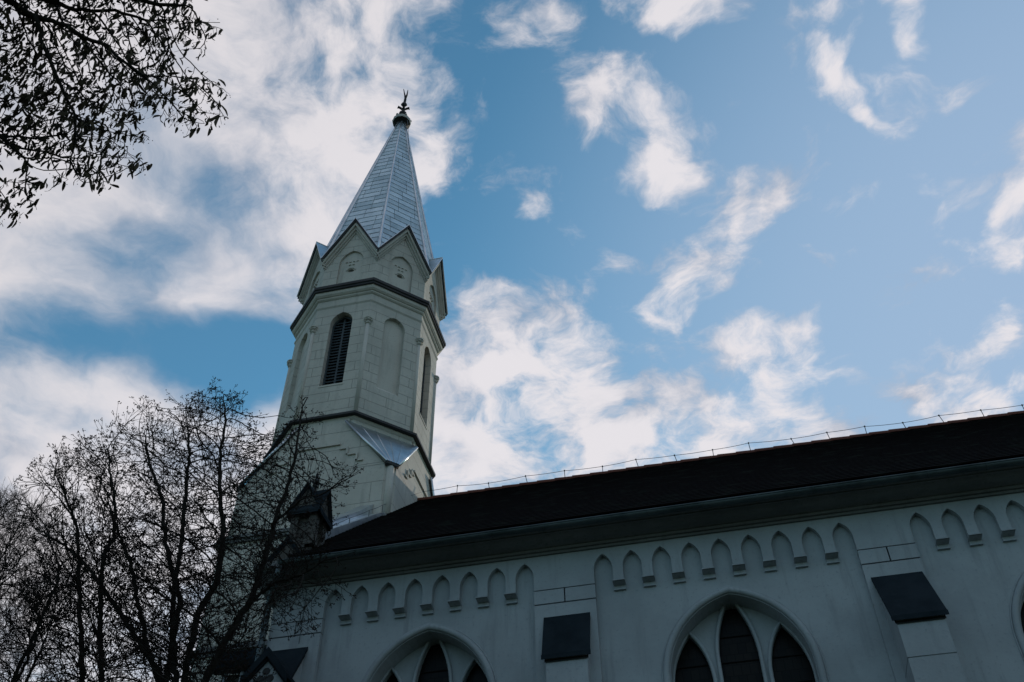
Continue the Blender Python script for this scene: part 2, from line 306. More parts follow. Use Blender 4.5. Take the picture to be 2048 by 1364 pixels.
# ---------------------------------------------------------------- mesh helpers
class MB:
    def __init__(s): s.v, s.f, s.uv, s.sm = [], [], [], []
    def add(s, vs, fs, uvs=None, smooth=False):
        b = len(s.v); s.v += [tuple(p) for p in vs]
        for i, f in enumerate(fs):
            s.f.append(tuple(b+j for j in f)); s.uv.append(uvs[i] if uvs else None); s.sm.append(smooth)
    def plate(s, outer, holes, fr, d0, d1):
        """flat panel with holes: front face at depth d1 along the frame's normal, back at d0"""
        O, X, Z, Nn = fr
        loops = [outer]+list(holes)
        tris = tessellate_polygon([[Vector((p[0], p[1], 0)) for p in lp] for lp in loops])
        flat = [p for lp in loops for p in lp]
        P = lambda p, d: O+X*p[0]+Z*p[1]+Nn*d
        want = X.cross(Z).dot(Nn) > 0
        def orient(t):
            a, b, c = (flat[i] for i in t); cr = (b[0]-a[0])*(c[1]-a[1])-(b[1]-a[1])*(c[0]-a[0])
            return tuple(t) if (cr > 0) == want else tuple(reversed(t))
        tr = [orient(t) for t in tris]
        s.add([P(p, d1) for p in flat], tr, [[flat[i] for i in t] for t in tr])
        s.add([P(p, d0) for p in flat], [tuple(reversed(t)) for t in tr], [[flat[i] for i in reversed(t)] for t in tr])
        for k, lp in enumerate(loops):
            area = sum(lp[i][0]*lp[(i+1) % len(lp)][1]-lp[(i+1) % len(lp)][0]*lp[i][1] for i in range(len(lp)))
            ccw = (area > 0) == want
            if k: ccw = not ccw
            n = len(lp)
            for i in range(n):
                a, b = lp[i], lp[(i+1) % n]; q = [P(a, d1), P(a, d0), P(b, d0), P(b, d1)]
                uv = [(d1+a[0], a[1]), (d0+a[0], a[1]), (d0+b[0], b[1]), (d1+b[0], b[1])]
                if ccw: s.add(q, [(0, 1, 2, 3)], [uv])
                else: s.add(q[::-1], [(0, 1, 2, 3)], [uv[::-1]])
    def box(s, a, b):
        s.plate([(a[0], a[2]), (b[0], a[2]), (b[0], b[2]), (a[0], b[2])], [], FR0, -b[1], -a[1])
    def tube(s, pts, rad, n=8, cap=True):
        pts = [Vector(p) for p in pts]; m = len(pts); rr = rad if hasattr(rad, '__len__') else [rad]*m
        vs, fs = [], []; up = None
        for i, p in enumerate(pts):
            d = (pts[min(i+1, m-1)]-pts[max(i-1, 0)]).normalized()
            if up is None: up = d.orthogonal().normalized()
            up = (up-d*up.dot(d)); up = up.normalized() if up.length > 1e-6 else d.orthogonal().normalized()
            w = d.cross(up)
            for k in range(n):
                a = 2*math.pi*k/n; vs.append(p+(up*math.cos(a)+w*math.sin(a))*rr[i])
        for i in range(m-1):
            for k in range(n): fs.append((i*n+k, i*n+(k+1) % n, (i+1)*n+(k+1) % n, (i+1)*n+k))
        if cap: fs.append(tuple(reversed(range(n)))); fs.append(tuple((m-1)*n+k for k in range(n)))
        s.add(vs, fs, smooth=n > 5)
    def lathe(s, c, prof, n=8, ph=22.5, smooth=False, close=True):
        vs, fs, uvs = [], [], []
        for r, z in prof:
            for k in range(n):
                a = R(ph)+2*math.pi*k/n; vs.append((c[0]+r*math.cos(a), c[1]+r*math.sin(a), c[2]+z))
        for i in range(len(prof)-1):
            for k in range(n):
                fs.append((i*n+k, i*n+(k+1) % n, (i+1)*n+(k+1) % n, (i+1)*n+k))
                w0 = prof[i][0]*2*math.sin(math.pi/n); w1 = prof[i+1][0]*2*math.sin(math.pi/n)
                z0, z1 = prof[i][1], prof[i+1][1]
                uvs.append([(-w0/2+k*5, z0), (w0/2+k*5, z0), (w1/2+k*5, z1), (-w1/2+k*5, z1)])
        if close:
            fs.append(tuple(reversed(range(n)))); fs.append(tuple((len(prof)-1)*n+k for k in range(n))); uvs += [None, None]
        s.add(vs, fs, uvs, smooth)
    def prism_x(s, prof, x0, x1):
        """profile of (y, z) pulled along x"""
        s.plate([(y, z) for y, z in prof], [], (Vector((0, 0, 0)), Vector((0, 1, 0)), Vector((0, 0, 1)), Vector((1, 0, 0))), x0, x1)
    def build(s, name, m, parent=None, label=None, bevel=0, **props):
        me = bpy.data.meshes.new(name); me.from_pydata(s.v, [], s.f)
        ul = me.uv_layers.new(name='UVMap'); li = 0; data = np.zeros((len(me.loops), 2), dtype=np.float32)
        for f, uv in zip(s.f, s.uv):
            if uv is not None: data[li:li+len(f)] = uv
            li += len(f)
        ul.data.foreach_set('uv', data.ravel())
        me.polygons.foreach_set('use_smooth', s.sm)
        me.materials.append(m); me.update()
        o = bpy.data.objects.new(name, me); S.collection.objects.link(o); o.parent = parent
        if label: o['label'] = label
        for k, v in props.items(): o[k] = v
        if bevel:
            md = o.modifiers.new('soft edges', 'BEVEL'); md.width = bevel; md.segments = 2; md.limit_method = 'ANGLE'; md.angle_limit = R(50)
        return o
V3 = lambda *a: Vector(a)
FR0 = (V3(0, 0, 0), V3(1, 0, 0), V3(0, 0, 1), V3(0, -1, 0))          # faces the viewer: depth d = -y
def fr_y(y): return (V3(0, y, 0), V3(1, 0, 0), V3(0, 0, 1), V3(0, -1, 0))
XT, YT = -7.722, 17.0
def fr_oct(deg):                                                     # frame of an octagon side, depth = distance from the axis
    n = V3(math.cos(R(deg)), math.sin(R(deg)), 0); return (V3(XT, YT, 0), V3(-n.y, n.x, 0), V3(0, 0, 1), n)
def arc_pts(cx, cz, r, a0, a1, n): return [(cx+r*math.cos(R(a0+(a1-a0)*i/n)), cz+r*math.sin(R(a0+(a1-a0)*i/n))) for i in range(n+1)]
def pointed(cx, w, zs, h, n=8):
    """arch curve from the left springing over the apex to the right springing"""
    Rr = (w*w+h*h)/(2*w); a = math.degrees(math.asin(min(1, h/Rr)))
    if Rr >= w-1e-9 and h > Rr: a = 90
    a = math.degrees(math.atan2(h, Rr-w))
    left = [(cx-w+Rr-Rr*math.cos(R(a*i/n)), zs+Rr*math.sin(R(a*i/n))) for i in range(n+1)]
    right = [(2*cx-x, z) for x, z in reversed(left[:-1])]
    return left+right
def place(proto, mtx, parent):
    c = proto.copy(); S.collection.objects.link(c); c.parent = parent; c.matrix_basis = mtx
    for ch in proto.children:
        d = ch.copy(); S.collection.objects.link(d); d.parent = c
    return c

# ---------------------------------------------------------------- ground
g = MB(); nG = 40
xs = [math.copysign(abs(t)**3*1500, t) for t in np.linspace(-1, 1, nG+1)]
gv = [(x, y, .05*math.sin(x*.6)*math.cos(y*.5) - .06 if abs(x)+abs(y) < 200 else -.06) for y in xs for x in xs]
g.add(gv, [(j*(nG+1)+i, j*(nG+1)+i+1, (j+1)*(nG+1)+i+1, (j+1)*(nG+1)+i) for j in range(nG) for i in range(nG)])
g.build('ground', M_ground, kind='structure')

# ---------------------------------------------------------------- the church
church = bpy.data.objects.new('church', None); S.collection.objects.link(church)
church['label'] = 'pale rendered church with octagonal metal-clad spire and dark tiled nave roof'; church['category'] = 'church'
CH = church
YR, YP = 12.0, 12.09                 # raised face, recessed panels
XE, XW = 15.0, -6.36
BAY, SP = 4.304, .4112
# bay 1 is one arch narrower than the others
bays = [(-5.418, 8), (-1.409, 9), (2.8955, 9), (7.2, 9), (11.5, 8)]
wins = [-3.95, .24, 4.54, 8.84, 13.0]
# --- recessed wall with window openings
WR, WC, WZ = 1.244, .244, 7.5
def win_arch(cx, off, n=14, zb=4.2):
    r = WR-off; h = math.sqrt(r*r-WC*WC); a = math.degrees(math.atan2(h, WC))
    left = [(cx+WC-r*math.cos(R(a*i/n)), WZ+r*math.sin(R(a*i/n))) for i in range(n+1)]
    right = [(2*cx-x, z) for x, z in reversed(left[:-1])]
    return [(left[0][0], zb)]+left+right+[(right[-1][0], zb)]
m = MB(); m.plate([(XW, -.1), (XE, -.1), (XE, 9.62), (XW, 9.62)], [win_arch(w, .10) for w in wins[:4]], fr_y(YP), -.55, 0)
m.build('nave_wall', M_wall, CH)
ZRIDGE, ZEAVE = 14.66, 9.75; SL = (ZRIDGE-ZEAVE)/5.5
m = MB()                                                             # gable ends and far wall
prof = [(12.1, -.1), (22.0, -.1), (22.0, 9.6), (17, 14.5), (12.1, 9.75)]
m.prism_x(prof, -6.30, -6.0); m.prism_x(prof, XE-.3, XE-.001); m.box((-6.0, 21.7, -.1), (XE-.3, 22.0, 9.6))
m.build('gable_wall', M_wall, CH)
# --- blind arcade band under the eaves
AW, AZS, AH, ZSTRIP = .133, 9.20, .246, 8.972
m = MB(); pts = [(XW, 8.985)]
for x0, n in bays:
    for i in range(n):
        cx = x0+i*SP; first, last = i == 0, i == n-1
        pts.append((cx-AW, 8.985 if first else ZSTRIP))
        pts += pointed(cx, AW, AZS, AH, 7)
        pts.append((cx+AW, 8.985 if last else ZSTRIP))
pts += [(XE, 8.985), (XE, 9.60), (XW, 9.60)]
m.plate(pts, [], fr_y(YR), -.088, 0)
m.build('arcade_band', M_wall, CH, bevel=.006)
# pilaster blocks below the band, with scored joints between them
pil = [(XW, bays[0][0]-AW)]+[(bays[k][0]+(bays[k][1]-1)*SP+AW, bays[k+1][0]-AW) for k in range(4)]
for a, b in pil:
    m = MB(); mid = (a+b)/2; gp = .010
    rect = lambda x0, x1, z0, z1: [(x0, z0), (x1, z0), (x1, z1), (x0, z1)]
    m.plate(rect(a, mid-gp, 8.765, 8.970), [], fr_y(YR), -.088, 0)
    m.plate(rect(mid+gp, b, 8.765, 8.970), [], fr_y(YR), -.088, 0)
    m.plate(rect(a, b, -.1, 8.745), [], fr_y(YR), -.088, 0)
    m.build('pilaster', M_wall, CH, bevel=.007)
# corbels at the feet of the arcade strips
m = MB(); w = .073
m.prism_x([(YR+.085, ZSTRIP-.003), (YR-.062, ZSTRIP-.003), (YR-.062, ZSTRIP-.018), (YR+.085, ZSTRIP-.022)], -w-.012, w+.012)
m.prism_x([(YR+.085, ZSTRIP-.0225), (YR-.045, ZSTRIP-.0225), (YR+.062, ZSTRIP-.038), (YR+.068, ZSTRIP-.085), (YR+.085, ZSTRIP-.085)], -w-.004, w+.004)
m.prism_x([(YR+.086, ZSTRIP-.0855), (YR+.052, ZSTRIP-.0855), (YR+.052, ZSTRIP-.100), (YR+.086, ZSTRIP-.100)], -w-.010, w+.010)
cor = m.build('corbel', M_wall, CH, bevel=.003); first = True
for x0, n in bays[:4]:
    for i in range(n-1):
        x = x0+(i+.5)*SP
        if first: cor.location.x = x; first = False
        else: place(cor, Matrix.Translation((x, 0, 0)), CH)
# --- cornice, gutter, roof
prof = [(12.10, 9.60), (12.10, 9.535), (11.965, 9.535), (11.955, 9.553), (11.965, 9.570), (11.930, 9.575), (11.912, 9.595), (11.925, 9.612), (11.88, 9.622), (11.80, 9.630), (11.72, 9.646), (11.665, 9.668), (11.640, 9.672), (11.640, 9.685), (11.60, 9.690), (11.585, 9.70), (11.585, 9.79), (12.10, 9.79)]
prof = [(y, z) for y, z in prof]
m = MB(); m.prism_x(prof, -6.60, XE+.1)
m.prism_x([(y, z) for y, z in prof if y > 11.5], XE+.1, XE+.101)
m.build('cornice', M_soffit, CH)
m = MB()                                                             # cornice return on the west side with its tapering bracket
m.add([(-6.62, 11.62, 9.60), (-6.25, 11.62, 9.60), (-6.25, 12.4, 9.60), (-6.62, 12.4, 9.60), (-6.42, 11.93, 9.30), (-6.33, 11.93, 9.30), (-6.33, 12.2, 9.30), (-6.42, 12.2, 9.30)],
      [(0, 1, 2, 3), (4, 7, 6, 5), (0, 4, 5, 1), (1, 5, 6, 2), (2, 6, 7, 3), (3, 7, 4, 0)])
m.box((-6.62, 12.10, 9.60), (-6.28, 13.6, 9.80)); m.build('cornice_bracket', M_soffit, CH, bevel=.01)
m = MB(); gz, gy, gr = 9.712, 11.525, .055                            # half round gutter
go = [(gy-gr*math.cos(R(a)), gz-gr*math.sin(R(a))) for a in range(0, 181, 15)]
gi = [(gy+(gr-.008)*math.cos(R(a)), gz-(gr-.008)*math.sin(R(a))) for a in range(0, 181, 15)]
m.prism_x(go+gi, -6.16, XE+.05)
m.tube([(-6.16, gy-gr, gz), (XE+.05, gy-gr, gz)], .012, 8)
gut = m.build('gutter', M_zincdull, CH)
for i in range(28):
    m = MB(); x = -5.9+i*.75; m.tube([(x, gy-gr*math.cos(R(a))*1.06, gz-gr*math.sin(R(a))*1.06) for a in range(0, 181, 20)], .007, 5)
    m.build('gutter_bracket', M_zincdull, gut)
# roof in overlapping courses
m = MB(); x0, x1 = -6.02, XE+.15; ncr = 40; y0, y1 = 11.50, 17.0
for side in (0, 1):
    for i in range(ncr):
        ya = y0+(y1-y0)*i/ncr; yb = y0+(y1-y0)*(i+1)/ncr+.03; za = ZEAVE+.03+(ya-11.5)*SL+.022; zb = ZEAVE+.03+(yb-11.5)*SL+.002
        if i == ncr-1: yb = y1; zb = ZRIDGE+.03
        if side: ya, yb = 34-ya, 34-yb
        l = math.hypot(yb-ya, zb-za); v0 = i*.17
        q = [(x0, ya, za), (x1, ya, za), (x1, yb, zb), (x0, yb, zb)]; uv = [(x0, v0), (x1, v0), (x1, v0+l), (x0, v0+l)]
        q2 = [(x0, ya, za-.022), (x1, ya, za-.022), (x1, ya, za), (x0, ya, za)]
        if side: m.add(q[::-1], [(0, 1, 2, 3)], [uv[::-1]]); m.add(q2[::-1], [(0, 1, 2, 3)])
        else: m.add(q, [(0, 1, 2, 3)], [uv]); m.add(q2, [(0, 1, 2, 3)])
for xa, xb in ((x0+.001, x0+.05), (x1-.05, x1-.001)):
    m.prism_x([(11.5, ZEAVE+.028), (17, ZRIDGE+.025), (22.5, ZEAVE+.028), (22.5, ZEAVE-.10), (17, ZRIDGE-.12), (11.5, ZEAVE-.03)], xa, xb)
m.plate([(x0+.06, 0), (x1-.06, 0), (x1-.06, 1), (x0+.06, 1)], [], (V3(0, 11.5, ZEAVE-.02), V3(1, 0, 0), V3(0, 5.49, 4.9), V3(0, -.66, .74)), -.02, 0)
roof = m.build('nave_roof', M_tile, CH)
m = MB(); nt_ = 54                                                    # clay ridge tiles
for i in range(nt_):
    xa = -6.0+i*.39; vs = []; fs = []
    for (x, r, dz) in ((xa, .092, .006), (xa+.42, .084, -.004)):
        for k in range(9):
            a = R(-20+220*k/8); vs.append((x, 17+r*math.cos(a)*1.15, ZRIDGE+.0+dz+r*math.sin(a)*.9))
    for k in range(8): fs.append((k, k+1, 9+k+1, 9+k))
    fs.append(tuple(range(9))[::-1]); fs.append(tuple(9+k for k in range(9)))
    m.add(vs, fs)
m.build('ridge_tiles', M_redtile, roof)
# metal verge coping beside the tower
m = MB()
vf = lambda y: ZEAVE+.03+(y-11.5)*SL
m.prism_x([(12.35, vf(12.35)-.1), (15.20, vf(15.20)-.1), (15.20, vf(15.20)+.06), (14.9, vf(14.9)+.10), (12.45, vf(12.45)+.20), (12.35, vf(12.35)+.12)], -6.30, -6.03)
m.prism_x([(12.9, vf(12.9)), (15.24, vf(15.24)), (15.24, vf(15.24)+.30), (14.6, vf(14.6)+.26), (13.2, vf(13.2)+.30)], -6.62, -6.31)
m.build('verge_flashing', M_zinc, CH, bevel=.02)
# --- lightning conductor along the ridge and verge
m = MB(); st = [-5.85, -5.1, -4.35, -3.49, -2.66, -1.83, -1.05, -.22, .55, 1.33, 2.25, 2.97, 3.71, 4.5, 5.26, 6.04, 6.82, 7.6, 8.4, 9.2]
wp = []
for i, x in enumerate(st):
    h = .27+.03*math.sin(i*2.3); lean = .03*math.sin(i*1.7)
    m.tube([(x, 17, ZRIDGE+.05), (x+lean-.02, 17, ZRIDGE+h)], .008, 5); m.tube([(x+lean-.02, 17, ZRIDGE+h-.012), (x+lean-.02, 17, ZRIDGE+h+.015)], .016, 6)
    wp.append((x+lean-.02, 17, ZRIDGE+h))
vp = []
for y in (12.6, 13.6, 14.45, 15.1, 16.1):
    z = vf(y); m.tube([(-6.05, y, z), (-6.05, y, z+.26)], .008, 5); vp.append((-6.05, y, z+.26))
full = [(-6.0, 11.7, 9.9)]+vp+wp; fine = []
for a, b in zip(full, full[1:]):
    for k in range(4): t = k/4; fine.append((a[0]+(b[0]-a[0])*t, a[1]+(b[1]-a[1])*t, a[2]+(b[2]-a[2])*t-.012*math.sin(math.pi*t)))
fine.append(full[-1]); m.tube(fine, .0055, 5)
m.build('lightning_conductor', M_wire, CH)
m = MB(); m.tube([(-6.0, 11.7, 9.9), (-6.0, 11.45, 9.72), (-5.95, 11.58, 9.55), (-5.86, 11.97, 9.45), (-5.85, 11.97, 8.6)], .007, 5); m.build('conductor_cable', M_wire, CH)
# --- windows
def make_window():
    root = MB()
    c = win_arch(0, .045)
    root.tube([(x, YP-.012, z) for x, z in c], .045, 10)
    w = root.build('window', M_wall, CH, label=None)
    t = MB(); t.tube([(x, YP-.004, z) for x, z in win_arch(0, -.010)], .012, 6)
    t.build('arch_moulding', M_wall, w)
    def lan_c(e=0): return [(-.25-e, 4.5)]+pointed(0, .25+e, 7.85, .86+e*1.3, 10)+[(.25+e, 4.5)]
    def lan_s(sg, e=0):
        ro = WR-.10-.012+e*.6; zs = 7.55; apx, apz = -.61, 8.235+e*1.3; xi = -.382+e; inner, outer = [], []
        for i in range(9):
            ang = R(90*i/8*.62); inner.append((xi-(xi-apx)*(1-math.cos(ang))/(1-math.cos(R(90*.62))), zs+(apz-zs)*math.sin(ang)/math.sin(R(90*.62))))
        for i in range(1, 9):
            z = zs+(apz-zs)*(1-i/8); outer.append((WC-math.sqrt(ro*ro-max(0, z-WZ)**2), z))
        pts = [(xi, 4.5)]+inner+outer+[(outer[-1][0], 4.5)]
        return [(-x, z) for x, z in pts] if sg > 0 else pts
    holes = [lan_c(), lan_s(-1), lan_s(1)]; ribs = [lan_c(.026), lan_s(-1, .026), lan_s(1, .026)]
    tr = MB(); tr.plate([(-.90, 4.2)]+win_arch(0, .085)[1:-1]+[(.90, 4.2)], holes, fr_y(YP), -.36, -.30)
    tr.build('tracery', M_wall, w, bevel=.008)
    rb = MB()
    for loop in ribs: rb.tube([(x, YP+.275, z) for x, z in loop], .027, 8)
    rb.build('tracery_ribs', M_wall, w)
    gl = MB(); gl.plate([(-1.0, 4.2)]+win_arch(0, .05)[1:-1]+[(1.0, 4.2)], [], fr_y(YP), -.42, -.39); gl.build('leaded_glass', M_glass, w)
    br = MB()
    for k in range(12):
        z = 4.6+k*.36; hw = .86 if z < 7.5 else WC*-1+math.sqrt(max(.01, (WR-.12)**2-(z-7.5)**2))
        br.tube([(-hw, YP+.375, z), (hw, YP+.375, z)], .008, 5)
    br.build('glazing_bars', M_finial, w)
    sl = MB(); sl.prism_x([(YP+.35, 4.2), (YP-.06, 4.05), (YP-.06, 3.98), (YP+.35, 3.98)], -1.05, 1.05); sl.build('sill', M_wall, w)
    return w
w0 = make_window(); w0.location.x = wins[0]
for x in wins[1:4]: place(w0, Matrix.Translation((x, 0, 0)), CH)
# --- buttresses with sloping slate weatherings
def buttress(cx, corner=False, yb=11.53, zb=7.66):
    m = MB(); hw = .275; zo = zb-7.66; yo = yb-11.53
    m.prism_x([(YR+.05, -.1), (yb, -.1), (yb, 7.145), (YR+.05, 7.145)], cx-hw, cx+hw)
    m.prism_x([(YR+.05, 7.16), (yb, 7.16), (yb, zb), (YR+.05, 8.44)], cx-hw, cx+hw)
    m.prism_x([(YR+.05, 7.14), (yb+.012, 7.14), (yb+.012, 7.17), (YR+.05, 7.17)], cx-hw+.012, cx+hw-.012)
    b = m.build('buttress', M_wall, CH, bevel=.008)
    c = MB(); hw2 = .322
    c.prism_x([(YR-.002, 8.55), (11.49+yo, 7.70+zo), (11.49+yo, 7.655+zo), (YR-.002, 8.495)], cx-hw2, cx+hw2)
    c.prism_x([(11.50+yo, 7.70+zo), (11.478+yo, 7.69+zo), (11.478+yo, 7.63+zo), (11.486+yo, 7.63+zo), (11.50+yo, 7.66+zo)], cx-hw2-.006, cx+hw2+.006)
    c.build('slate_cap', M_slate, b, bevel=.004)
    d = MB(); d.prism_x([(YR-.001, 8.49), (11.535+yo, 7.66+zo), (11.515+yo, 7.60+zo), (YR-.001, 8.40)], cx-hw2+.03, cx+hw2-.03); d.build('cap_underside', M_darkmetal, b)
    if corner:
        fr = fr_y(11.50); gz0, gap = 7.83, 8.20
        g1 = MB(); g1.plate([(cx-.26, 7.60), (cx+.26, 7.60), (cx+.26, gz0), (cx, gap-.05), (cx-.26, gz0)], [], fr, -.30, 0); g1.build('gablet', M_wall, b)
        g2 = MB()
        for o, a0, a1 in ((.07, 0, .07), (.03, .055, .11)):
            sl_ = (gap-gz0)/.31
            g2.plate([(cx-.335, gz0-a1), (cx, gap+.335*0+.03-a1), (cx+.335, gz0-a1), (cx+.335, gz0+.055-a0), (cx, gap+.10-a0), (cx-.335, gz0+.055-a0)], [], fr, -.42, o)
        g2.build('gablet_roof', M_slate, b)
        g3 = MB()
        for dx, dz in ((0, .085), (-.07, -.02), (.07, -.02)):
            g3.plate([(cx+dx+.055*math.cos(R(a)), 7.88+dz+.055*math.sin(R(a))) for a in range(0, 360, 24)], [], fr, 0, .006+.001*abs(dx)*30+.002*(dx > 0))
        g3.plate([(cx-.02, 7.7), (cx+.02, 7.7), (cx+.02, 7.9), (cx-.02, 7.9)], [], fr, 0, .004); g3.build('trefoil', M_darkmetal, b)
    return b
buttress(-6.03, True)
buttress(-1.958, yb=11.80, zb=7.84)
for cx in (2.40, 6.70): buttress(cx, yb=11.47, zb=7.64)
# --- downpipe at the corner
m = MB(); m.tube([(-6.12, 11.52, 9.66), (-6.2, 11.6, 9.5), (-6.415, 11.93, 9.28), (-6.415, 11.93, 9.1), (-6.415, 11.93, 0)], .048, 12)
for z in (8.9, 7.3, 5.7): m.tube([(-6.415, 11.93, z), (-6.415, 11.93, z+.04)], .058, 12)
m.build('downpipe', M_zincdull, CH)
# --- corner pinnacle
PX, PY = -6.03, 12.02
m = MB()
hb = .15
m.plate([(-hb, 10.0), (hb, 10.0), (hb, 10.98), (-hb, 10.98)], [], (V3(PX, PY, 0), V3(1, 0, 0), V3(0, 0, 1), V3(0, -1, 0)), -hb, hb)
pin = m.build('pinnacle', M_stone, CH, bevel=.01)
m = MB(); gm = MB(); ni = MB()
for k in range(4):
    a = R(-90+90*k); n = V3(math.cos(a), math.sin(a), 0); fr = (V3(PX, PY, 0), V3(-n.y, n.x, 0), V3(0, 0, 1), n)
    gm.plate([(-.22, 10.90), (.22, 10.90), (0, 11.25)], [], fr, 0, .225)
    for o, a0, a1 in ((.285, 0, .04), (.255, .035, .075)):
        m.plate([(-.285, 10.80-a1), (0, 11.36-a1), (.285, 10.80-a1), (.285, 10.80-a0), (0, 11.36-a0), (-.285, 10.80-a0)], [], fr, .0, o)
    arch = [(-.09, 10.28)]+pointed(0, .09, 10.68, .17, 6)+[(.09, 10.28)]
    outer = [(-.21, 9.95), (.21, 9.95), (.21, 10.92), (-.21, 10.92)]
    ni.plate(outer, [arch], fr, .10, .215)
    ni.plate([(-.235, 10.12), (.235, 10.12), (.235, 10.17), (-.235, 10.17)], [], fr, .1, .235)
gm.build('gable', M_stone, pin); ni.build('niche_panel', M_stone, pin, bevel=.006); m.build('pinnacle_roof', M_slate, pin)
m = MB()
m.lathe((PX, PY, 0), [(.03, 11.2), (.03, 11.42), (.05, 11.44), (.03, 11.47), (.022, 11.70), (.0, 11.74)], 8)
for k in range(4):
    a = R(45+90*k); c, s_ = math.cos(a), math.sin(a)
    m.tube([(PX, PY, 11.47), (PX+.06*c, PY+.06*s_, 11.54), (PX+.10*c, PY+.10*s_, 11.52), (PX+.09*c, PY+.09*s_, 11.46)], [.02, .024, .022, .008], 6)
m.tube([(PX, PY, 11.72), (PX, PY, 11.95)], .006, 5)
m.build('finial', M_finial, pin)
m = MB()                                                             # saddle roof at the pinnacle's foot
for o, a0, a1 in ((0, .0, .05), (-.03, .045, .10)):
    m.plate([(-.34, 9.80-a1), (0, 10.26-a1), (.34, 9.80-a1), (.34, 9.80-a0), (0, 10.26-a0), (-.34, 9.80-a0)], [], (V3(-6.14, 11.62, 0), V3(1, 0, 0), V3(0, 0, 1), V3(0, -1, 0)), -.75, o)
m.build('saddle_roof', M_slate, pin)
m = MB(); m.plate([(-.30, 9.70), (.30, 9.70), (.30, 9.80), (0, 10.20), (-.30, 9.80)], [], (V3(-6.14, 11.62, 0), V3(1, 0, 0), V3(0, 0, 1), V3(0, -1, 0)), -.72, -.05); m.build('pedestal', M_stone, pin)

# ================================================================ tower
HS = 1.75; CHF = .19
sq = lambda h, c: [(h-c, -h), (h, -h+c), (h, h-c), (h-c, h), (-h+c, h), (-h, h-c), (-h, -h+c), (-h+c, -h)]
def prism_z(m, poly, z0, z1):
    n = len(poly); vs = [(XT+x, YT+y, z0) for x, y in poly]+[(XT+x, YT+y, z1) for x, y in poly]
    fs = [tuple(range(n))[::-1], tuple(range(n, 2*n))]; uvs = [[(0, 0)]*n, [(0, 0)]*n]; acc = 0
    for i in range(n):
        j = (i+1) % n; l = math.hypot(poly[j][0]-poly[i][0], poly[j][1]-poly[i][1]); fs.append((i, j, n+j, n+i)); uvs.append([(acc, z0), (acc+l, z0), (acc+l, z1), (acc, z1)]); acc += l
    m.add(vs, fs, uvs)
m = MB(); prism_z(m, sq(HS, CHF), 12.9, 14.44)
K = .62                                                              # where the broach starts on each face
poly = []
for q in range(4):
    a = R(90*q); rt = lambda x, y: (x*math.cos(a)-y*math.sin(a), x*math.sin(a)+y*math.cos(a))
    poly.append((rt(HS-CHF, -HS), rt(HS, -HS+CHF), rt(HS, -K), rt(HS, K)))
# upper body of the square stage: broach solids, joined into the same wall
b0 = 14.44; zt = 15.69
for q in range(4):
    a = R(90*q); rt = lambda x, y, z: (XT+x*math.cos(a)-y*math.sin(a), YT+x*math.sin(a)+y*math.cos(a), z)
    vs = [rt(HS-CHF, -HS, b0-.01), rt(HS, -HS+CHF, b0-.01), rt(HS, -K, zt), rt(K, -HS, zt), rt(HS, -K, b0-.01), rt(K, -HS, b0-.01), rt(.2, -.2, b0-.01), rt(.2, -.2, zt)]
    m.add(vs, [(0, 1, 2, 3), (0, 3, 5), (1, 4, 2), (0, 5, 6, 4, 1), (3, 2, 7), (5, 3, 7, 6), (4, 6, 7, 2)],
          [[(0, 0)]*4, [(1.56, b0), (K, zt), (K, b0)], [(1.56, b0), (K, b0), (K, zt)], [(0, 0)]*5, [(0, 0)]*3, [(0, 0)]*4, [(0, 0)]*4])
m.lathe((XT, YT, 0), [(1.855, 14.3), (1.855, 15.97)], 8)
for q in range(4):                                                    # flush gable piece between the broaches
    m.plate([(-K, 14.42), (K, 14.42), (K, 15.9), (-K, 15.9)], [], fr_oct(90*q), 1.2, HS-.001)
M_lower = mat('lower_tower_render', TW, .85, build=render_build(TW, TW2, (1.9, .50)))
m.build('square_stage_wall', M_lower, CH)
m = MB(); prism_z(m, sq(1.84, .16), -.1, 12.90); m.build('tower_base_wall', M_lower, CH)
m = MB(); prism_z(m, sq(1.88, .18), 10.40, 10.47); prism_z(m, sq(1.92, .18), 10.47, 10.55); prism_z(m, sq(1.86, .17), 10.55, 10.62); m.build('string_course', M_soffit, CH, bevel=.008)
m = MB(); prism_z(m, sq(1.90, .18), 12.86, 12.93); prism_z(m, sq(1.94, .18), 12.93, 13.01); prism_z(m, sq(1.82, .18), 13.01, 13.08); m.build('string_course', M_soffit, CH, bevel=.008)
# corner shafts under the broaches
for q in range(4):
    a = R(90*q); x, y = (HS-CHF/2)*1.0, -(HS-CHF/2)
    X_, Y_ = XT+x*math.cos(a)-y*math.sin(a), YT+x*math.sin(a)+y*math.cos(a)
    m = MB(); m.tube([(X_, Y_, 13.05), (X_, Y_, 14.42)], .085, 12); m.build('corner_shaft', M_tower, CH)
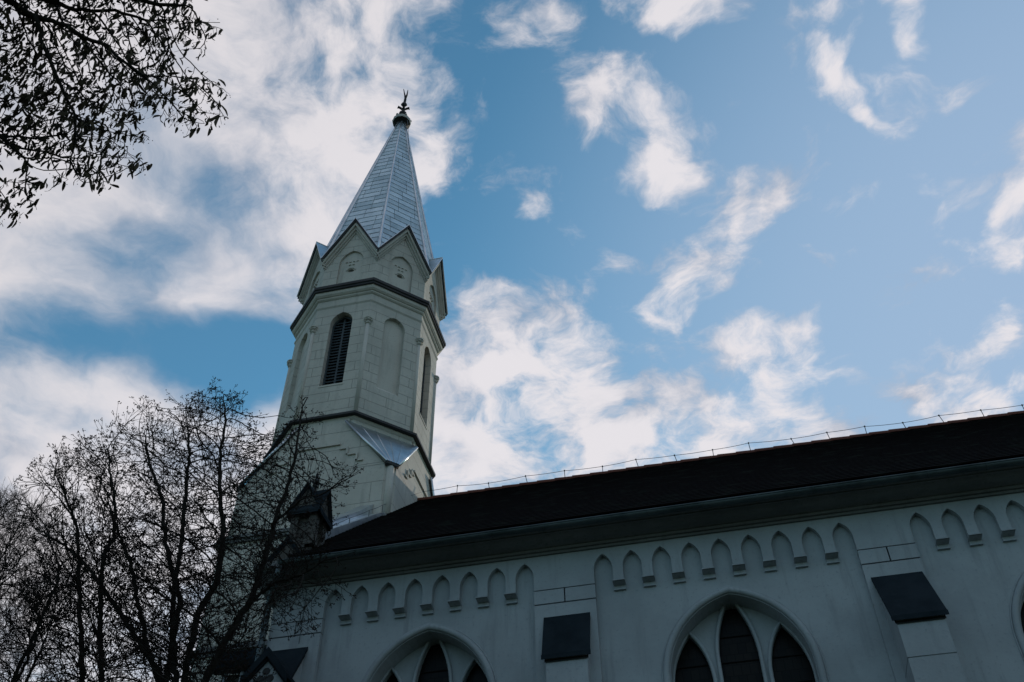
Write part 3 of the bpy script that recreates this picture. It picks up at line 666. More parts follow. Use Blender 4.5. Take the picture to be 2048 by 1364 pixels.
# broach roofs
for q in range(4):
    a = R(90*q); rt = lambda x, y, z: V3(XT+x*math.cos(a)-y*math.sin(a), YT+x*math.sin(a)+y*math.cos(a), z)
    H2 = HS+.05; c1, c2, k = rt(H2-CHF-.02, -H2, 14.44), rt(H2, -H2+CHF+.02, 14.44), None
    A, B = rt(H2, -K+.07, 15.74), rt(K-.07, -H2, 15.74)
    nrm = (c2-c1).cross(A-c1).normalized(); nrm = nrm if nrm.z > 0 else -nrm
    m = MB(); th = .035; P = [c1, c2, A, B]
    m.add([p+nrm*.012 for p in P]+[p+nrm*(.012+th) for p in P], [(3, 2, 1, 0), (4, 5, 6, 7), (0, 1, 5, 4), (1, 2, 6, 5), (2, 3, 7, 6), (3, 0, 4, 7)])
    for t in (.2, .4, .6, .8):
        top = B.lerp(A, t)+nrm*(.012+th); bot = c1.lerp(c2, t)+nrm*(.012+th)
        m.tube([bot, top], .011, 5)
    br_ = m.build('broach_roof', M_zinc, CH)
    e = MB()
    for p0, p1 in ((c1, B), (c2, A)): e.tube([p0+nrm*.02, p1+nrm*.02], .03, 6)
    e.build('edge_flashing', M_zinc, br_)
    e = MB(); e.tube([c1-V3(0, 0, .03), c2-V3(0, 0, .03)], .045, 6); e.build('drip_edge', M_darkmetal, br_)
# stepped label moulding on each face of the square stage
for q in range(4):
    m = MB(); fr = fr_oct(90*q)
    for sgn in (-1, 1):
        for (xa, xb, za, zb) in ((.50, .70, 14.985, 15.03), (.655, .70, 14.84, 14.985), (.70, .93, 14.80, 14.84), (.89, .93, 14.62, 14.80), (.93, 1.06, 14.60, 14.64)):
            a_, b_ = sorted((sgn*xa, sgn*xb)); m.plate([(a_, za), (b_, za), (b_, zb), (a_, zb)], [], fr, HS-.02, HS+.035+.001*xb)
    m.plate([(-.50, 15.12), (.50, 15.12), (.50, 15.17), (-.50, 15.17)], [], fr, HS-.02, HS+.04)
    m.build('label_moulding', M_tower, CH)
# --- octagonal belfry
AP = 1.705; HWF = AP*math.tan(R(22.5))
low = MB(); low.lathe((XT, YT, 0), [(1.86, 15.84), (1.90, 15.88), (1.90, 15.93), (1.97, 15.955), (1.97, 15.98), (1.86, 16.01)], 8); low.build('belfry_base_moulding', M_tower, CH)
low = MB(); low.lathe((XT, YT, 0), [(1.93, 15.925), (2.005, 15.93), (2.005, 15.99), (1.87, 16.04)], 8); low.build('base_flashing', M_darkmetal, CH)
louv_deg = [-90, 0, 90, 180]; blind_deg = [-45, 45, 135, 225]
def op(w=.285, z0=17.05, zs=19.13, h=.37, inset=0): return [(-w+inset, z0+inset)]+pointed(0, w-inset, zs, h-inset, 8)+[(w-inset, z0+inset)]
for d in louv_deg+blind_deg:
    lou = d in louv_deg; m = MB(); fr = fr_oct(d)
    w_ = AP*math.tan(R(22.5))+.0
    m.plate([(-w_, 15.95), (w_, 15.95), (w_, 20.36), (-w_, 20.36)], [op() if lou else op(.285, 17.0, 19.15, .33)], fr, AP-.24, AP)
    wl = m.build('belfry_wall', M_ashlar, CH, bevel=.004)
    if lou:
        m = MB(); m.plate(op(inset=-.02), [op(.245, 17.10, 19.1, .34)], fr, AP-.26, AP-.15)
        m.plate([(-.022, 17.1), (.022, 17.1), (.022, 19.40), (-.022, 19.40)], [], fr, AP-.25, AP-.17)
        lf = m.build('louvre_frame', M_louvre, wl)
        m = MB()
        for k in range(23):
            z = 17.13+k*.098
            hw = .25 if z < 19.1 else .25*math.sqrt(max(.02, 1-((z-19.1)/.36)**2))
            for s_ in (-1, 1):
                a_, b_ = (0.022*s_, hw*s_) if s_ > 0 else (hw*s_, .022*s_)
                O, X, Z, n_ = fr
                P = lambda u, dz, dd: O+X*u+Z*(z+dz)+n_*(AP+dd)
                m.add([P(a_, 0.012, -.17), P(b_, 0.012, -.17), P(b_, .095, -.25), P(a_, .095, -.25), P(a_, -.018, -.175), P(b_, -.018, -.175), P(b_, .073, -.25), P(a_, .073, -.25)], [(0, 1, 2, 3), (7, 6, 5, 4), (4, 5, 1, 0)])
        m.build('louvre_slats', M_louvre, lf)
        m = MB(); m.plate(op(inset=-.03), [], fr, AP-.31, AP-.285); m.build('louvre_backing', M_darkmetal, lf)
        m = MB(); m.plate([(-.30, 17.00), (.30, 17.00), (.30, 17.05), (-.30, 17.05)], [], fr, AP-.2, AP+.012); m.build('sill', M_tower, wl)
    else:
        m = MB(); m.plate(op(.30, 17.0, 19.15, .34), [], fr, AP-.17, AP-.10); m.build('blind_panel', M_tower, wl)
        O, X, Z, n_ = fr; m = MB(); P = lambda u, z, dd: O+X*u+Z*z+n_*(AP+dd)
        m.add([P(-.284, 16.99, -.002), P(.284, 16.99, -.002), P(.284, 17.14, -.11), P(-.284, 17.14, -.11), P(-.284, 16.985, -.11), P(.284, 16.985, -.11)], [(0, 1, 2, 3), (0, 4, 5, 1), (0, 3, 4), (1, 5, 2)])
        m.build('sloped_sill', M_tower, wl)
# colonnettes on the eight arrises
m = MB(); m.tube([(0, 0, 16.02), (0, 0, 18.90)], .048, 12)
col0 = m.build('colonnette', M_tower, CH)
m = MB(); m.lathe((0, 0, 0), [(.055, 18.90), (.075, 18.92), (.055, 18.94), (.062, 19.0), (.10, 19.05), (.115, 19.055), (.115, 19.09), (.0, 19.12)], 12, smooth=False)
for k in range(6):
    a = R(60*k); m.lathe((.085*math.cos(a), .085*math.sin(a), 19.02), [(0, -.04), (.028, -.015), (.03, .015), (0, .03)], 6)
m.build('capital', M_tower, col0)
for k in range(8):
    a = R(22.5+45*k); rr_ = 1.835; p = Matrix.Translation((XT+rr_*math.cos(a), YT+rr_*math.sin(a), 0))
    if k == 0: col0.matrix_basis = p
    else: place(col0, p, CH)
# upper cornice
m = MB(); m.lathe((XT, YT, 0), [(1.84, 19.70), (1.875, 19.76), (1.875, 19.80), (1.85, 19.82), (1.85, 19.99), (1.88, 20.01), (1.905, 20.04), (1.905, 20.075), (1.93, 20.085), (1.97, 20.13), (1.985, 20.18), (1.985, 20.20), (2.00, 20.205), (1.8, 20.3)], 8)
m.build('belfry_cornice', M_tower, CH)
m = MB(); m.lathe((XT, YT, 0), [(1.995, 20.206), (2.03, 20.23), (2.035, 20.28), (2.05, 20.285), (2.065, 20.30), (2.065, 20.385), (1.80, 20.47)], 8); m.build('cornice_flashing', M_darkmetal, CH)
# gable stage
ZV, ZG, AG = 21.55, 23.03, 1.885
for d in range(-90, 270, 45):
    fr = fr_oct(d); a0 = 1.715; hw = a0*math.tan(R(22.5))
    arch = [(-.33, 20.36)]+pointed(0, .33, 21.42, .45, 9)+[(.33, 20.36)]
    m = MB(); m.plate([(-hw, 20.36)]+[arch[0]]+arch[1:-1]+[arch[-1]]+[(hw, 20.36), (hw, 21.3), (0, ZG-.22), (-hw, 21.3)], [], fr, a0-.25, a0)
    gw = m.build('gable_wall_panel', M_ashlar, CH, bevel=.004)
    eye = [(.09*math.cos(R(a)), 21.10+(.085 if a < 180 else .03)*math.sin(R(a))) for a in range(0, 360, 20)]
    m = MB(); m.plate([(-.36, 20.35)]+pointed(0, .36, 21.42, .47, 9)+[(.36, 20.35)], [eye], fr, a0-.16, a0-.055); pn = m.build('gable_niche', M_tower, gw, bevel=.004)
    m = MB(); m.plate([(-.2, 20.9), (.2, 20.9), (.2, 21.4), (-.2, 21.4)], [], fr, a0-.2, a0-.165); m.build('oculus', M_darkmetal, gw)
    m = MB()
    m.tube([fr[0]+fr[1]*x+fr[2]*z+fr[3]*(a0-.045) for x, z in [(.12*math.cos(R(a)), 21.12+.10*math.sin(R(a))) for a in range(0, 181, 20)]], .014, 6)
    for zz, n_ in ((21.34, 2), (21.46, 4)):
        for k in range(n_): x = (k-(n_-1)/2)*.10; m.plate([(x-.03, zz), (x+.03, zz+.004), (x+.03, zz+.02), (x-.03, zz+.016)], [], fr, a0-.06, a0-.03-.001*k)
    m.build('carved_ornament', M_tower, gw)
    # raking mouldings, deepest at the top
    rk = MB(); cap = MB()
    for o, t0, t1, B_ in ((AG, .0, .09, cap), (AG-.035, .085, .22, rk), (AG-.09, .21, .33, rk), (AG-.14, .32, .42, rk)):
        h = o*math.tan(R(22.5))-.001; zb = ZV
        sl_ = (ZG-ZV)/(AG*math.tan(R(22.5)))
        zt_ = lambda t: zb+sl_*AG*math.tan(R(22.5))-t
        ze = lambda t: zt_(t)-sl_*h
        B_.plate([(-h, ze(t1)), (0, zt_(t1)), (h, ze(t1)), (h, ze(t0)), (0, zt_(t0)), (-h, ze(t0))], [], fr, a0-.1, o)
    rk.build('raking_moulding', M_tower, gw); cap.build('raking_cap', M_darkmetal, gw)
    # little saddle roof of the gable running back into the spire
    m = MB(); o = AG+.03; h = .79; zb, za = ZV+.015, ZG+.035; O, X, Z, n_ = fr
    P = lambda u, z, dd: O+X*u+Z*z+n_*dd
    for s_ in (-1, 1):
        q = [P(0, za, o), P(0, za, .9), P(s_*h, zb, .9), P(s_*h, zb, o)]; q += [p-V3(0, 0, .03) for p in q]
        uv = [(0, 0), (1, 0), (1, 1.6), (0, 1.6)]
        m.add(q, [(0, 1, 2, 3), (7, 6, 5, 4), (0, 3, 7, 4)], [uv, uv, uv])
    m.tube([P(0, za, o), P(0, za, 1.3)], .018, 6)
    m.build('gable_roof', M_zinc, gw)
# spire in overlapping courses of shingles
LEAN = .11
def sp_r(z): return 1.95*(1-(z-21.57)/9.66)
def sp_c(z): t = (z-21.57)/9; return (XT+LEAN*t*t*.6+LEAN*t*.4, YT)
m = MB(); z = 21.56; row = 0; dz = .265
while z < 30.55:
    z1 = min(z+dz+.01, 30.62); vs = []; 
    for zz, ex in ((z, .010), (z1, 0.0)):
        c = sp_c(zz)
        for k in range(8): a = R(22.5+45*k); rr_ = sp_r(zz)+ex; vs.append((c[0]+rr_*math.cos(a), c[1]+rr_*math.sin(a), zz))
    fs, uvs = [], []
    gu = lambda zz: max(0, .79*(1-(zz-ZV-.015)/(ZG-ZV+.02))-.03)
    if z < ZG+.05:                                                   # between the gables: only the corner pieces show
        for k in range(8):
            a0_, a1_ = R(22.5+45*k), R(22.5+45*(k+1))
            for lo in (0, 1):
                q, uvq = [], []
                for zz, ex in ((z, .010), (z1, 0.0)):
                    cc = sp_c(zz); rr_ = sp_r(zz)+ex; pa = Vector((cc[0]+rr_*math.cos(a0_), cc[1]+rr_*math.sin(a0_), zz)); pb = Vector((cc[0]+rr_*math.cos(a1_), cc[1]+rr_*math.sin(a1_), zz))
                    hw_ = (pb-pa).length/2; t = min(1, gu(zz)/hw_); mid_ = (pa+pb)/2
                    inn = mid_+((pa if lo == 0 else pb)-mid_)*t; out_ = pa if lo == 0 else pb
                    q.append((out_, inn) if lo == 0 else (inn, out_)); s_ = 1 if lo else -1
                    uvq.append(((s_*hw_+k*7, row*.27+(zz-z)), (s_*gu(zz)+k*7, row*.27+(zz-z))) if lo == 0 else ((s_*gu(zz)+k*7, row*.27+(zz-z)), (s_*hw_+k*7, row*.27+(zz-z))))
                m.add([q[0][0], q[0][1], q[1][1], q[1][0]], [(0, 1, 2, 3)], [[uvq[0][0], uvq[0][1], uvq[1][1], uvq[1][0]]])
        z += dz; row += 1; continue
    for k in range(8):
        fs.append((k, (k+1) % 8, 8+(k+1) % 8, 8+k)); w0, w1 = sp_r(z)*.765/2, sp_r(z1)*.765/2; off = (k*7+.13*((row*37) % 5))
        v0 = row*.27; uvs.append([(-w0+off, v0+.02), (w0+off, v0+.02), (w1+off, v0+.262), (-w1+off, v0+.262)])
    c = sp_c(z)
    for k in range(8): a = R(22.5+45*k); rr_ = sp_r(z)-.01; vs.append((c[0]+rr_*math.cos(a), c[1]+rr_*math.sin(a), z))
    for k in range(8): fs.append((16+k, 16+(k+1) % 8, (k+1) % 8, k)); uvs.append([(0, .1)]*4)
    m.add(vs, fs, uvs); z += dz; row += 1
spire = m.build('spire', M_spire, CH)
for k in range(8):
    a = R(22.5+45*k); m = MB(); pts = []; 
    for i in range(13):
        zz = 21.5+(30.6-21.5)*i/12; c = sp_c(zz); rr_ = sp_r(zz)+.012; pts.append((c[0]+rr_*math.cos(a), c[1]+rr_*math.sin(a), zz))
    m.tube(pts, [.052-.024*i/12 for i in range(13)], 6); m.build('hip_roll', M_zinc, spire)
# collar and finial
c = sp_c(30.6); CX, CY = c
m = MB(); m.lathe((CX, CY, 0), [(.15, 30.50), (.17, 30.56), (.27, 30.64), (.30, 30.66), (.30, 30.70), (.2, 30.72)], 12); fin = m.build('finial', M_finial, CH)
m = MB(); m.lathe((CX, CY, 0), [(.302, 30.665), (.315, 30.70), (.315, 30.79), (.26, 30.80), (.18, 30.86), (.10, 31.0), (.09, 31.06), (.0, 31.07)], 12)
for k in range(6):
    a = R(60*k+15); m.lathe((CX+.29*math.cos(a), CY+.29*math.sin(a), 30.82), [(0, -.04), (.045, -.01), (.04, .04), (0, .06)], 6)
m.build('collar', M_pale, fin)
m = MB()
m.lathe((CX, CY, 0), [(.05, 31.0), (.06, 31.08), (.13, 31.16), (.145, 31.24), (.13, 31.30), (.06, 31.38), (.05, 31.50), (.07, 31.56), (.045, 31.62), (.04, 32.0)], 10)
for k in range(4):
    a = R(20+90*k); cc, ss = math.cos(a), math.sin(a)
    m.tube([(CX, CY, 31.5), (CX+.10*cc, CY+.10*ss, 31.62), (CX+.18*cc, CY+.18*ss, 31.68), (CX+.20*cc, CY+.20*ss, 31.60)], [.03, .045, .055, .02], 6)
    m.tube([(CX, CY, 31.72), (CX+.07*cc, CY+.07*ss, 31.86), (CX+.06*cc, CY+.06*ss, 31.98)], [.03, .045, .015], 6)
m.tube([(CX, CY, 31.9), (CX+.02, CY, 32.25), (CX-.02, CY, 32.5), (CX-.10, CY, 32.95)], [.05, .045, .03, .012], 6)
m.tube([(CX+.02, CY, 32.25), (CX+.06, CY, 32.5), (CX+.07, CY, 32.82)], [.035, .03, .012], 6)
m.build('cross', M_finial, fin)
m = MB(); m.tube([(CX+.26, CY-.15, 30.55), (CX+.34, CY-.2, 30.0), (CX+.42, CY-.2, 29.2), (CX+.62, CY-.3, 27.6)], .008, 5); m.build('conductor_cable', M_wire, fin)
# --- low annexe with louvred openings at the foot of the tower
m = MB()
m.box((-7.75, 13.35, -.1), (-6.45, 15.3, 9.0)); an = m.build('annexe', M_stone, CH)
m = MB(); m.prism_x([(13.15, 9.02), (15.3, 9.9), (15.3, 9.98), (13.10, 9.10)], -7.85, -6.42); m.box((-7.85, 13.18, 9.0), (-6.42, 13.3, 9.32)); m.build('annexe_roof', M_slate, an)
m = MB()
for k in range(5): x = -7.65+k*.28; m.tube([(x, 13.28, 8.1), (x, 13.28, 8.99)], .035, 8)
m.build('annexe_columns', M_wall, an)
m = MB()
for k in range(4): x = -7.51+k*.28; m.plate([(x-.06, 8.3), (x+.06, 8.3), (x+.06, 8.85), (x-.06, 8.85)], [], fr_y(13.35), 0, .01)
m.build('annexe_panels', M_wall, an)
# crown outlines and main stems of the trees, metres
CROWN_B = [(-8.07, 8.87), (-8.4, 9.47), (-8.08, 9.45), (-7.76, 9.89), (-7.27, 10.05), (-6.96, 10.34), (-6.56, 10.2), (-6.04, 10.42), (-5.8, 10.46), (-5.43, 9.98), (-5.27, 9.54), (-4.88, 9.63), (-4.88, 9.79), (-4.64, 9.95), (-4.4, 9.45), (-4.24, 9.03), (-3.92, 8.75), (-3.8, 8.51), (-3.93, 8.32), (-4.17, 8.32), (-3.99, 8.05), (-4.14, 7.68), (-3.74, 7.25), (-3.93, 6.98), (-4.18, 6.81), (-4.32, 6.66), (-4.45, 6.48), (-4.56, 5.92), (-7.05, 6.19), (-7.69, 7.56)]
CROWN_C = [(-11.26, 11.18), (-10.1, 10.93), (-9.48, 10.41), (-8.9, 9.7), (-8.58, 8.99), (-8.6, 8.38), (-8.12, 7.21), (-10.7, 7.49), (-12.77, 11.65)]
STEMS_B = [
 [(-4.52, 8.45, -0.1), (-5.46, 8.53, 6.33), (-5.71, 8.56, 7.07), (-5.83, 8.59, 7.67), (-5.93, 8.61, 8.31), (-6.05, 8.64, 8.93), (-6.19, 8.67, 9.61), (-6.41, 8.7, 10.27)],
 [(-4.49, 8.45, -0.1), (-5.29, 8.36, 6.57), (-5.27, 8.32, 6.95), (-5.11, 8.29, 7.32), (-5.16, 8.25, 7.94), (-5.31, 8.21, 8.49), (-5.42, 8.18, 9.07), (-5.42, 8.14, 9.51), (-5.52, 8.1, 9.91)],
 [(-4.47, 8.45, -0.1), (-4.97, 8.26, 6.14), (-4.85, 8.21, 6.44), (-4.61, 8.17, 6.94), (-4.51, 8.12, 7.37), (-4.46, 8.08, 7.84), (-4.35, 8.03, 8.33), (-4.32, 7.99, 8.72), (-4.32, 7.94, 9.13), (-4.27, 7.9, 9.39)],
 [(-4.55, 8.45, -0.1), (-5.66, 8.65, 6.41), (-5.94, 8.7, 6.71), (-6.62, 8.75, 7.49), (-7.15, 8.8, 8.06), (-7.67, 8.85, 8.52), (-8.35, 8.9, 8.96)],
 [(-4.57, 8.45, -0.1), (-5.8, 8.75, 6.47), (-6.14, 8.8, 7.02), (-6.42, 8.85, 7.58), (-6.69, 8.9, 8.12), (-7.07, 8.95, 8.71), (-7.41, 9.0, 9.27)],
 [(-4.61, 8.45, -0.1), (-6.25, 8.51, 6.22), (-6.54, 8.52, 7.05), (-6.76, 8.54, 7.77), (-6.83, 8.55, 8.06), (-6.77, 8.56, 8.27), (-6.93, 8.57, 8.81), (-7.15, 8.59, 9.31), (-7.35, 8.6, 9.77)],
 [(-4.63, 8.45, -0.1), (-6.5, 8.57, 6.27), (-6.84, 8.53, 7.21), (-7.08, 8.5, 7.93), (-7.29, 8.47, 8.5), (-7.58, 8.43, 8.97), (-7.81, 8.4, 9.29)],
 [(-4.51, 8.45, -0.1), (-5.76, 8.68, 7.4), (-6.23, 8.76, 8.31), (-6.48, 8.84, 8.99), (-6.89, 8.92, 9.68), (-7.21, 9.0, 10.41)],
 [(-4.64, 8.2, 6.88), (-4.35, 8.12, 7.08), (-4.04, 8.05, 7.08), (-3.76, 7.98, 7.17), (-3.51, 7.9, 7.14)],
 [(-4.44, 8.0, 7.72), (-4.13, 7.93, 7.95), (-3.82, 7.87, 7.95), (-3.58, 7.8, 8.02)],
]
LINDEN_BR = [
   [(-4.487, 0.362, 7.22), (-4.124, 1.349, 7.242), (-3.594, 1.94, 7.33), (-3.453, 2.074, 7.269), (-3.266, 2.171, 7.244), (-3.134, 2.269, 7.181), (-3.02, 2.303, 7.131), (-2.926, 2.394, 7.043), (-2.824, 2.461, 6.968), (-2.678, 2.482, 6.933), (-2.472, 2.536, 6.909), (-2.346, 2.572, 6.851)] ,
   [(-3.403, 2.068, 7.235), (-3.389, 2.174, 7.115), (-3.343, 2.266, 7.018), (-3.3, 2.408, 6.892), (-3.247, 2.526, 6.779), (-3.165, 2.601, 6.701), (-3.051, 2.664, 6.647), (-2.894, 2.81, 6.569)] ,
   [(-2.947, 2.216, 6.953), (-2.964, 2.34, 6.817), (-2.955, 2.428, 6.706), (-2.896, 2.511, 6.625), (-2.821, 2.547, 6.574), (-2.737, 2.625, 6.505)] ,
   [(-3.661, 1.753, 7.303), (-3.219, 2.139, 7.356), (-2.99, 2.202, 7.376), (-2.826, 2.292, 7.345), (-2.695, 2.311, 7.322), (-2.515, 2.361, 7.305), (-2.357, 2.387, 7.284)] ,
   [(-4.414, 1.914, 6.956), (-4.005, 2.282, 6.956), (-3.759, 2.635, 6.796), (-3.628, 2.725, 6.665)] ,
   [(-4.231, 2.446, 6.471), (-3.905, 2.623, 6.51), (-3.667, 2.728, 6.499), (-3.501, 2.727, 6.485)] ,
   [(-3.177, 1.918, 7.417), (-3.043, 2.084, 7.431), (-2.81, 2.249, 7.487), (-2.627, 2.334, 7.538)] ,
   [(-2.925, 2.231, 6.959), (-2.842, 2.16, 6.972), (-2.741, 2.15, 6.969), (-2.68, 2.176, 6.93), (-2.526, 2.173, 6.947)] ,
   [(-3.248, 2.544, 6.752), (-3.279, 2.636, 6.685), (-3.333, 2.716, 6.607), (-3.315, 2.832, 6.555)] ,
   [(-2.761, 2.406, 6.848), (-2.686, 2.532, 6.746), (-2.546, 2.592, 6.706), (-2.355, 2.675, 6.674)] ,
]
LINDEN_AB = [(-4.618, 3.237), (-2.316, 3.237), (-2.028, 2.373), (-2.085, 2.181), (-2.021, 2.101), (-1.852, 2.037), (-1.884, 1.951), (-1.996, 2.005), (-1.97, 1.9), (-2.204, 1.887), (-2.22, 1.804), (-2.012, 1.74), (-1.849, 1.685), (-1.916, 1.558), (-1.836, 1.414), (-1.996, 1.375), (-2.22, 1.388), (-2.364, 1.526), (-2.437, 1.494), (-2.418, 1.388), (-2.316, 1.311), (-2.459, 1.343), (-2.475, 1.254), (-2.348, 1.126), (-2.555, 1.11), (-2.667, 0.982), (-2.763, 1.11), (-2.907, 1.014), (-3.019, 1.158), (-3.083, 1.222), (-3.275, 1.19), (-3.531, 1.126), (-3.531, 1.062), (-3.275, 1.078), (-3.019, 1.046), (-3.109, 0.886), (-3.243, 0.774), (-3.467, 0.742), (-4.618, 0.902)]
LF,LR,LU = [(-0.154, 0.6855, 0.7116), (0.9744, 0.2247, -0.0056), (0.1637, -0.6925, 0.7026)]
# ---------------------------------------------------------------- trees
def tree_thing(name, label, loc):
    o = bpy.data.objects.new(name, None); S.collection.objects.link(o); o.location = loc; o['label'] = label; o['category'] = 'tree'; return o
def inside(poly, x, y):
    c = False; n = len(poly); j = n-1
    for i in range(n):
        xi, yi = poly[i]; xj, yj = poly[j]
        if (yi > y) != (yj > y) and x < (xj-xi)*(y-yi)/(yj-yi)+xi: c = not c
        j = i
    return c
def edge_dist(poly, x, y):
    b = 9
    for i in range(len(poly)):
        ax, ay = poly[i]; bx, by = poly[(i+1) % len(poly)]; dx, dy = bx-ax, by-ay
        t = max(0, min(1, ((x-ax)*dx+(y-ay)*dy)/(dx*dx+dy*dy+1e-9))); b = min(b, math.hypot(x-ax-t*dx, y-ay-t*dy))
    return b
class Growth:
    """branches grow towards free points of the crown's volume"""
    def __init__(s, step): s.p, s.par, s.ch, s.step = [], [], [], step
    def node(s, p, par):
        s.p.append(Vector(p)); s.par.append(par); s.ch.append(0)
        if par >= 0: s.ch[par] += 1
        return len(s.p)-1
    def poly(s, pts, par=-1):
        last = par
        for i, p in enumerate(pts):
            p = Vector(p)
            if last >= 0 and (p-s.p[last]).length > s.step:
                a = s.p[last].copy(); n = int((p-a).length/s.step)
                for k in range(1, n): last = s.node(a.lerp(p, k/n)+Vector([random.gauss(0, s.step*.10) for _ in range(3)]), last)
            last = s.node(p, last)
        return last
    def nearest(s, p): p = Vector(p); return min(range(len(s.p)), key=lambda i: (s.p[i]-p).length_squared)
    def grow(s, att, di, dk, iters=200, grav=(0, 0, 0), jit=.12, keep=.35):
        att = [Vector(a) for a in att]; kd = kdtree.KDTree(len(att))
        for i, a in enumerate(att): kd.insert(a, i)
        kd.balance(); alive = [True]*len(att); near = [(-1, 1e9)]*len(att)
        new = list(range(len(s.p))); g = Vector(grav)
        for it in range(iters):
            for n in new:
                for co, i, d in kd.find_range(s.p[n], di):
                    if alive[i]:
                        if d < dk: alive[i] = False
                        elif d < near[i][1]: near[i] = (n, d)
            acc = {}
            for i, (n, d) in enumerate(near):
                if alive[i] and n >= 0:
                    v = (att[i]-s.p[n]).normalized(); acc[n] = acc.get(n, Vector((0, 0, 0)))+v
            new = []
            for n, v in acc.items():
                if s.ch[n] > 3 or v.length < 1e-4: continue
                d = v.normalized()
                if s.par[n] >= 0:
                    pd = (s.p[n]-s.p[s.par[n]]).normalized(); d = (d+pd*keep)
                d = (d+g+Vector([random.gauss(0, jit) for _ in range(3)])).normalized()
                new.append(s.node(s.p[n]+d*s.step, n))
            if not new: break
    def radii(s, r0, ex):
        w = [0.0]*len(s.p)
        for i in range(len(s.p)-1, -1, -1):
            if w[i] == 0: w[i] = r0**ex
            if s.par[i] >= 0: w[s.par[i]] += w[i]
        return [x**(1/ex) for x in w]
    def mesh(s, rad, thin, thick_mb, thin_mb, rmax=9):
        kids = [[] for _ in s.p]
        for i, q in enumerate(s.par):
            if q >= 0: kids[q].append(i)
        stack = []
        for i, q in enumerate(s.par):
            if q < 0: stack.append((i, -1))
        while stack:
            i, q = stack.pop(); pts, rr = [], []
            if q >= 0: pts.append(s.p[q]); rr.append(min(rad[q], rad[i]*1.25))
            cur = i
            while True:
                pts.append(s.p[cur]); rr.append(min(rmax, rad[cur])); ks = sorted(kids[cur], key=lambda k: -rad[k])
                if not ks: break
                for k in ks[1:]: stack.append((k, cur))
                cur = ks[0]
            if len(pts) < 2: continue
            # the stout part goes to the limbs, the rest to the twigs
            cut = next((j for j, r in enumerate(rr) if r < thin), len(rr))
            if cut > 1: thick_mb.tube(pts[:cut+1], rr[:cut+1], 8)
            if cut < len(pts)-1: a = max(0, cut-0) if cut > 1 else 0; thin_mb.tube(pts[a:], rr[a:], 4, cap=False)
        return [i for i in range(len(s.p)) if not kids[i]]
def octa(mb, p, r):
    x, y, z = p; mb.add([(x+r, y, z), (x, y+r, z), (x-r, y, z), (x, y-r, z), (x, y, z+r), (x, y, z-r)], [(0, 1, 4), (1, 2, 4), (2, 3, 4), (3, 0, 4), (1, 0, 5), (2, 1, 5), (3, 2, 5), (0, 3, 5)])
def local(mb, loc):
    mb.v = [(x-loc[0], y-loc[1], z-loc[2]) for x, y, z in mb.v]; return mb

# -- bare multi-stemmed tree in front of the tower
TB = (-4.72, 8.45, 0)
LEAN_X, LEAN_Z = .62, .84                                              # the crowns lean away from the path
def in_crown(poly, p, y0): dy = p.y-y0; return inside(poly, p.x+LEAN_X*dy, p.z-LEAN_Z*dy)
def crown_points(poly, y0, n, thick, ybias=0, clump=False):
    xs = [p[0] for p in poly]; zs = [p[1] for p in poly]; out = []
    while len(out) < n:
        x, z = random.uniform(min(xs), max(xs)), random.uniform(min(zs), max(zs))
        if not inside(poly, x, z): continue
        e = min(1, edge_dist(poly, x, z)/.7)
        dy = random.uniform(-1, 1)*thick*(.12+.88*math.sqrt(e))
        if clump and e < .5 and noise.noise(Vector((x*1.7, z*1.1, 3))) < .12-.5*e: continue
        if clump and z > 7.4 and random.random() < (z-7.4)*.14: continue
        out.append((x-LEAN_X*dy*(1 if x < -4.6 else .8), y0+ybias+dy, z+LEAN_Z*dy))
    return out
G = Growth(.075)
base = G.poly([(TB[0], TB[1], -.1), (TB[0]-.01, TB[1], .7)])
for st in STEMS_B:
    if st[0][2] < .1: G.poly([(TB[0]+(st[2][0]-TB[0])*.12, TB[1]+(st[2][1]-TB[1])*.2, 1.3), (TB[0]+(st[1][0]-TB[0])*.65, TB[1]+(st[1][1]-TB[1])*.6, 3.9)]+list(st[1:]), base)
    else: G.poly(st, G.nearest(st[0]))
G.grow(crown_points(CROWN_B, 8.5, 2100, 1.25, clump=True), .8, .20, 220, (0, 0, .22), .10, .9)
rad = G.radii(.0055, 2.25)
limbs, twigs, seeds = MB(), MB(), MB()
tips = G.mesh(rad, .013, limbs, twigs, .12)
def rand_dir(d, lo, hi):
    a = random.uniform(lo, hi); o = d.orthogonal().normalized(); o.rotate(Matrix.Rotation(random.uniform(0, 6.283), 3, d)); return (d*math.cos(a)+o*math.sin(a)).normalized()
def tuft(p, d):
    for k in range(random.choice((2, 3, 3, 4))):
        q = p+rand_dir(d, .2, 1.1)*random.uniform(.018, .05); twigs.tube([p, q], [.0028, .002], 3, cap=False)
        for j in range(random.choice((1, 1, 2))): octa(seeds, q+Vector([random.gauss(0, .007) for _ in range(3)]), random.uniform(.005, .0095))
def shoot(p, d, ln, r, lev, crown=None, tf=True):
    crown = crown or CROWN_B
    n = max(2, int(ln/.07)); pts = [p]; 
    for k in range(n):
        d = (d+Vector((random.gauss(0, .10), random.gauss(0, .10), random.gauss(0, .10)+.09))).normalized(); pts.append(pts[-1]+d*(ln/n))
        if not in_crown(crown, pts[-1], 8.5 if crown is CROWN_B else 10.5) and random.random() < .7: break
    m_ = len(pts); twigs.tube(pts, [r*(1-.55*k/(m_-1)) for k in range(m_)], 4 if lev == 0 else 3, cap=False)
    if tf: tuft(pts[-1], d)
    if lev < 2:
        for k in range(1, m_-1):
            if random.random() < (.85 if lev == 0 else .5): shoot(pts[k], rand_dir((pts[k+1]-pts[k]).normalized(), .45, .95), ln*random.uniform(.25, .6), r*.68, lev+1, crown, tf)
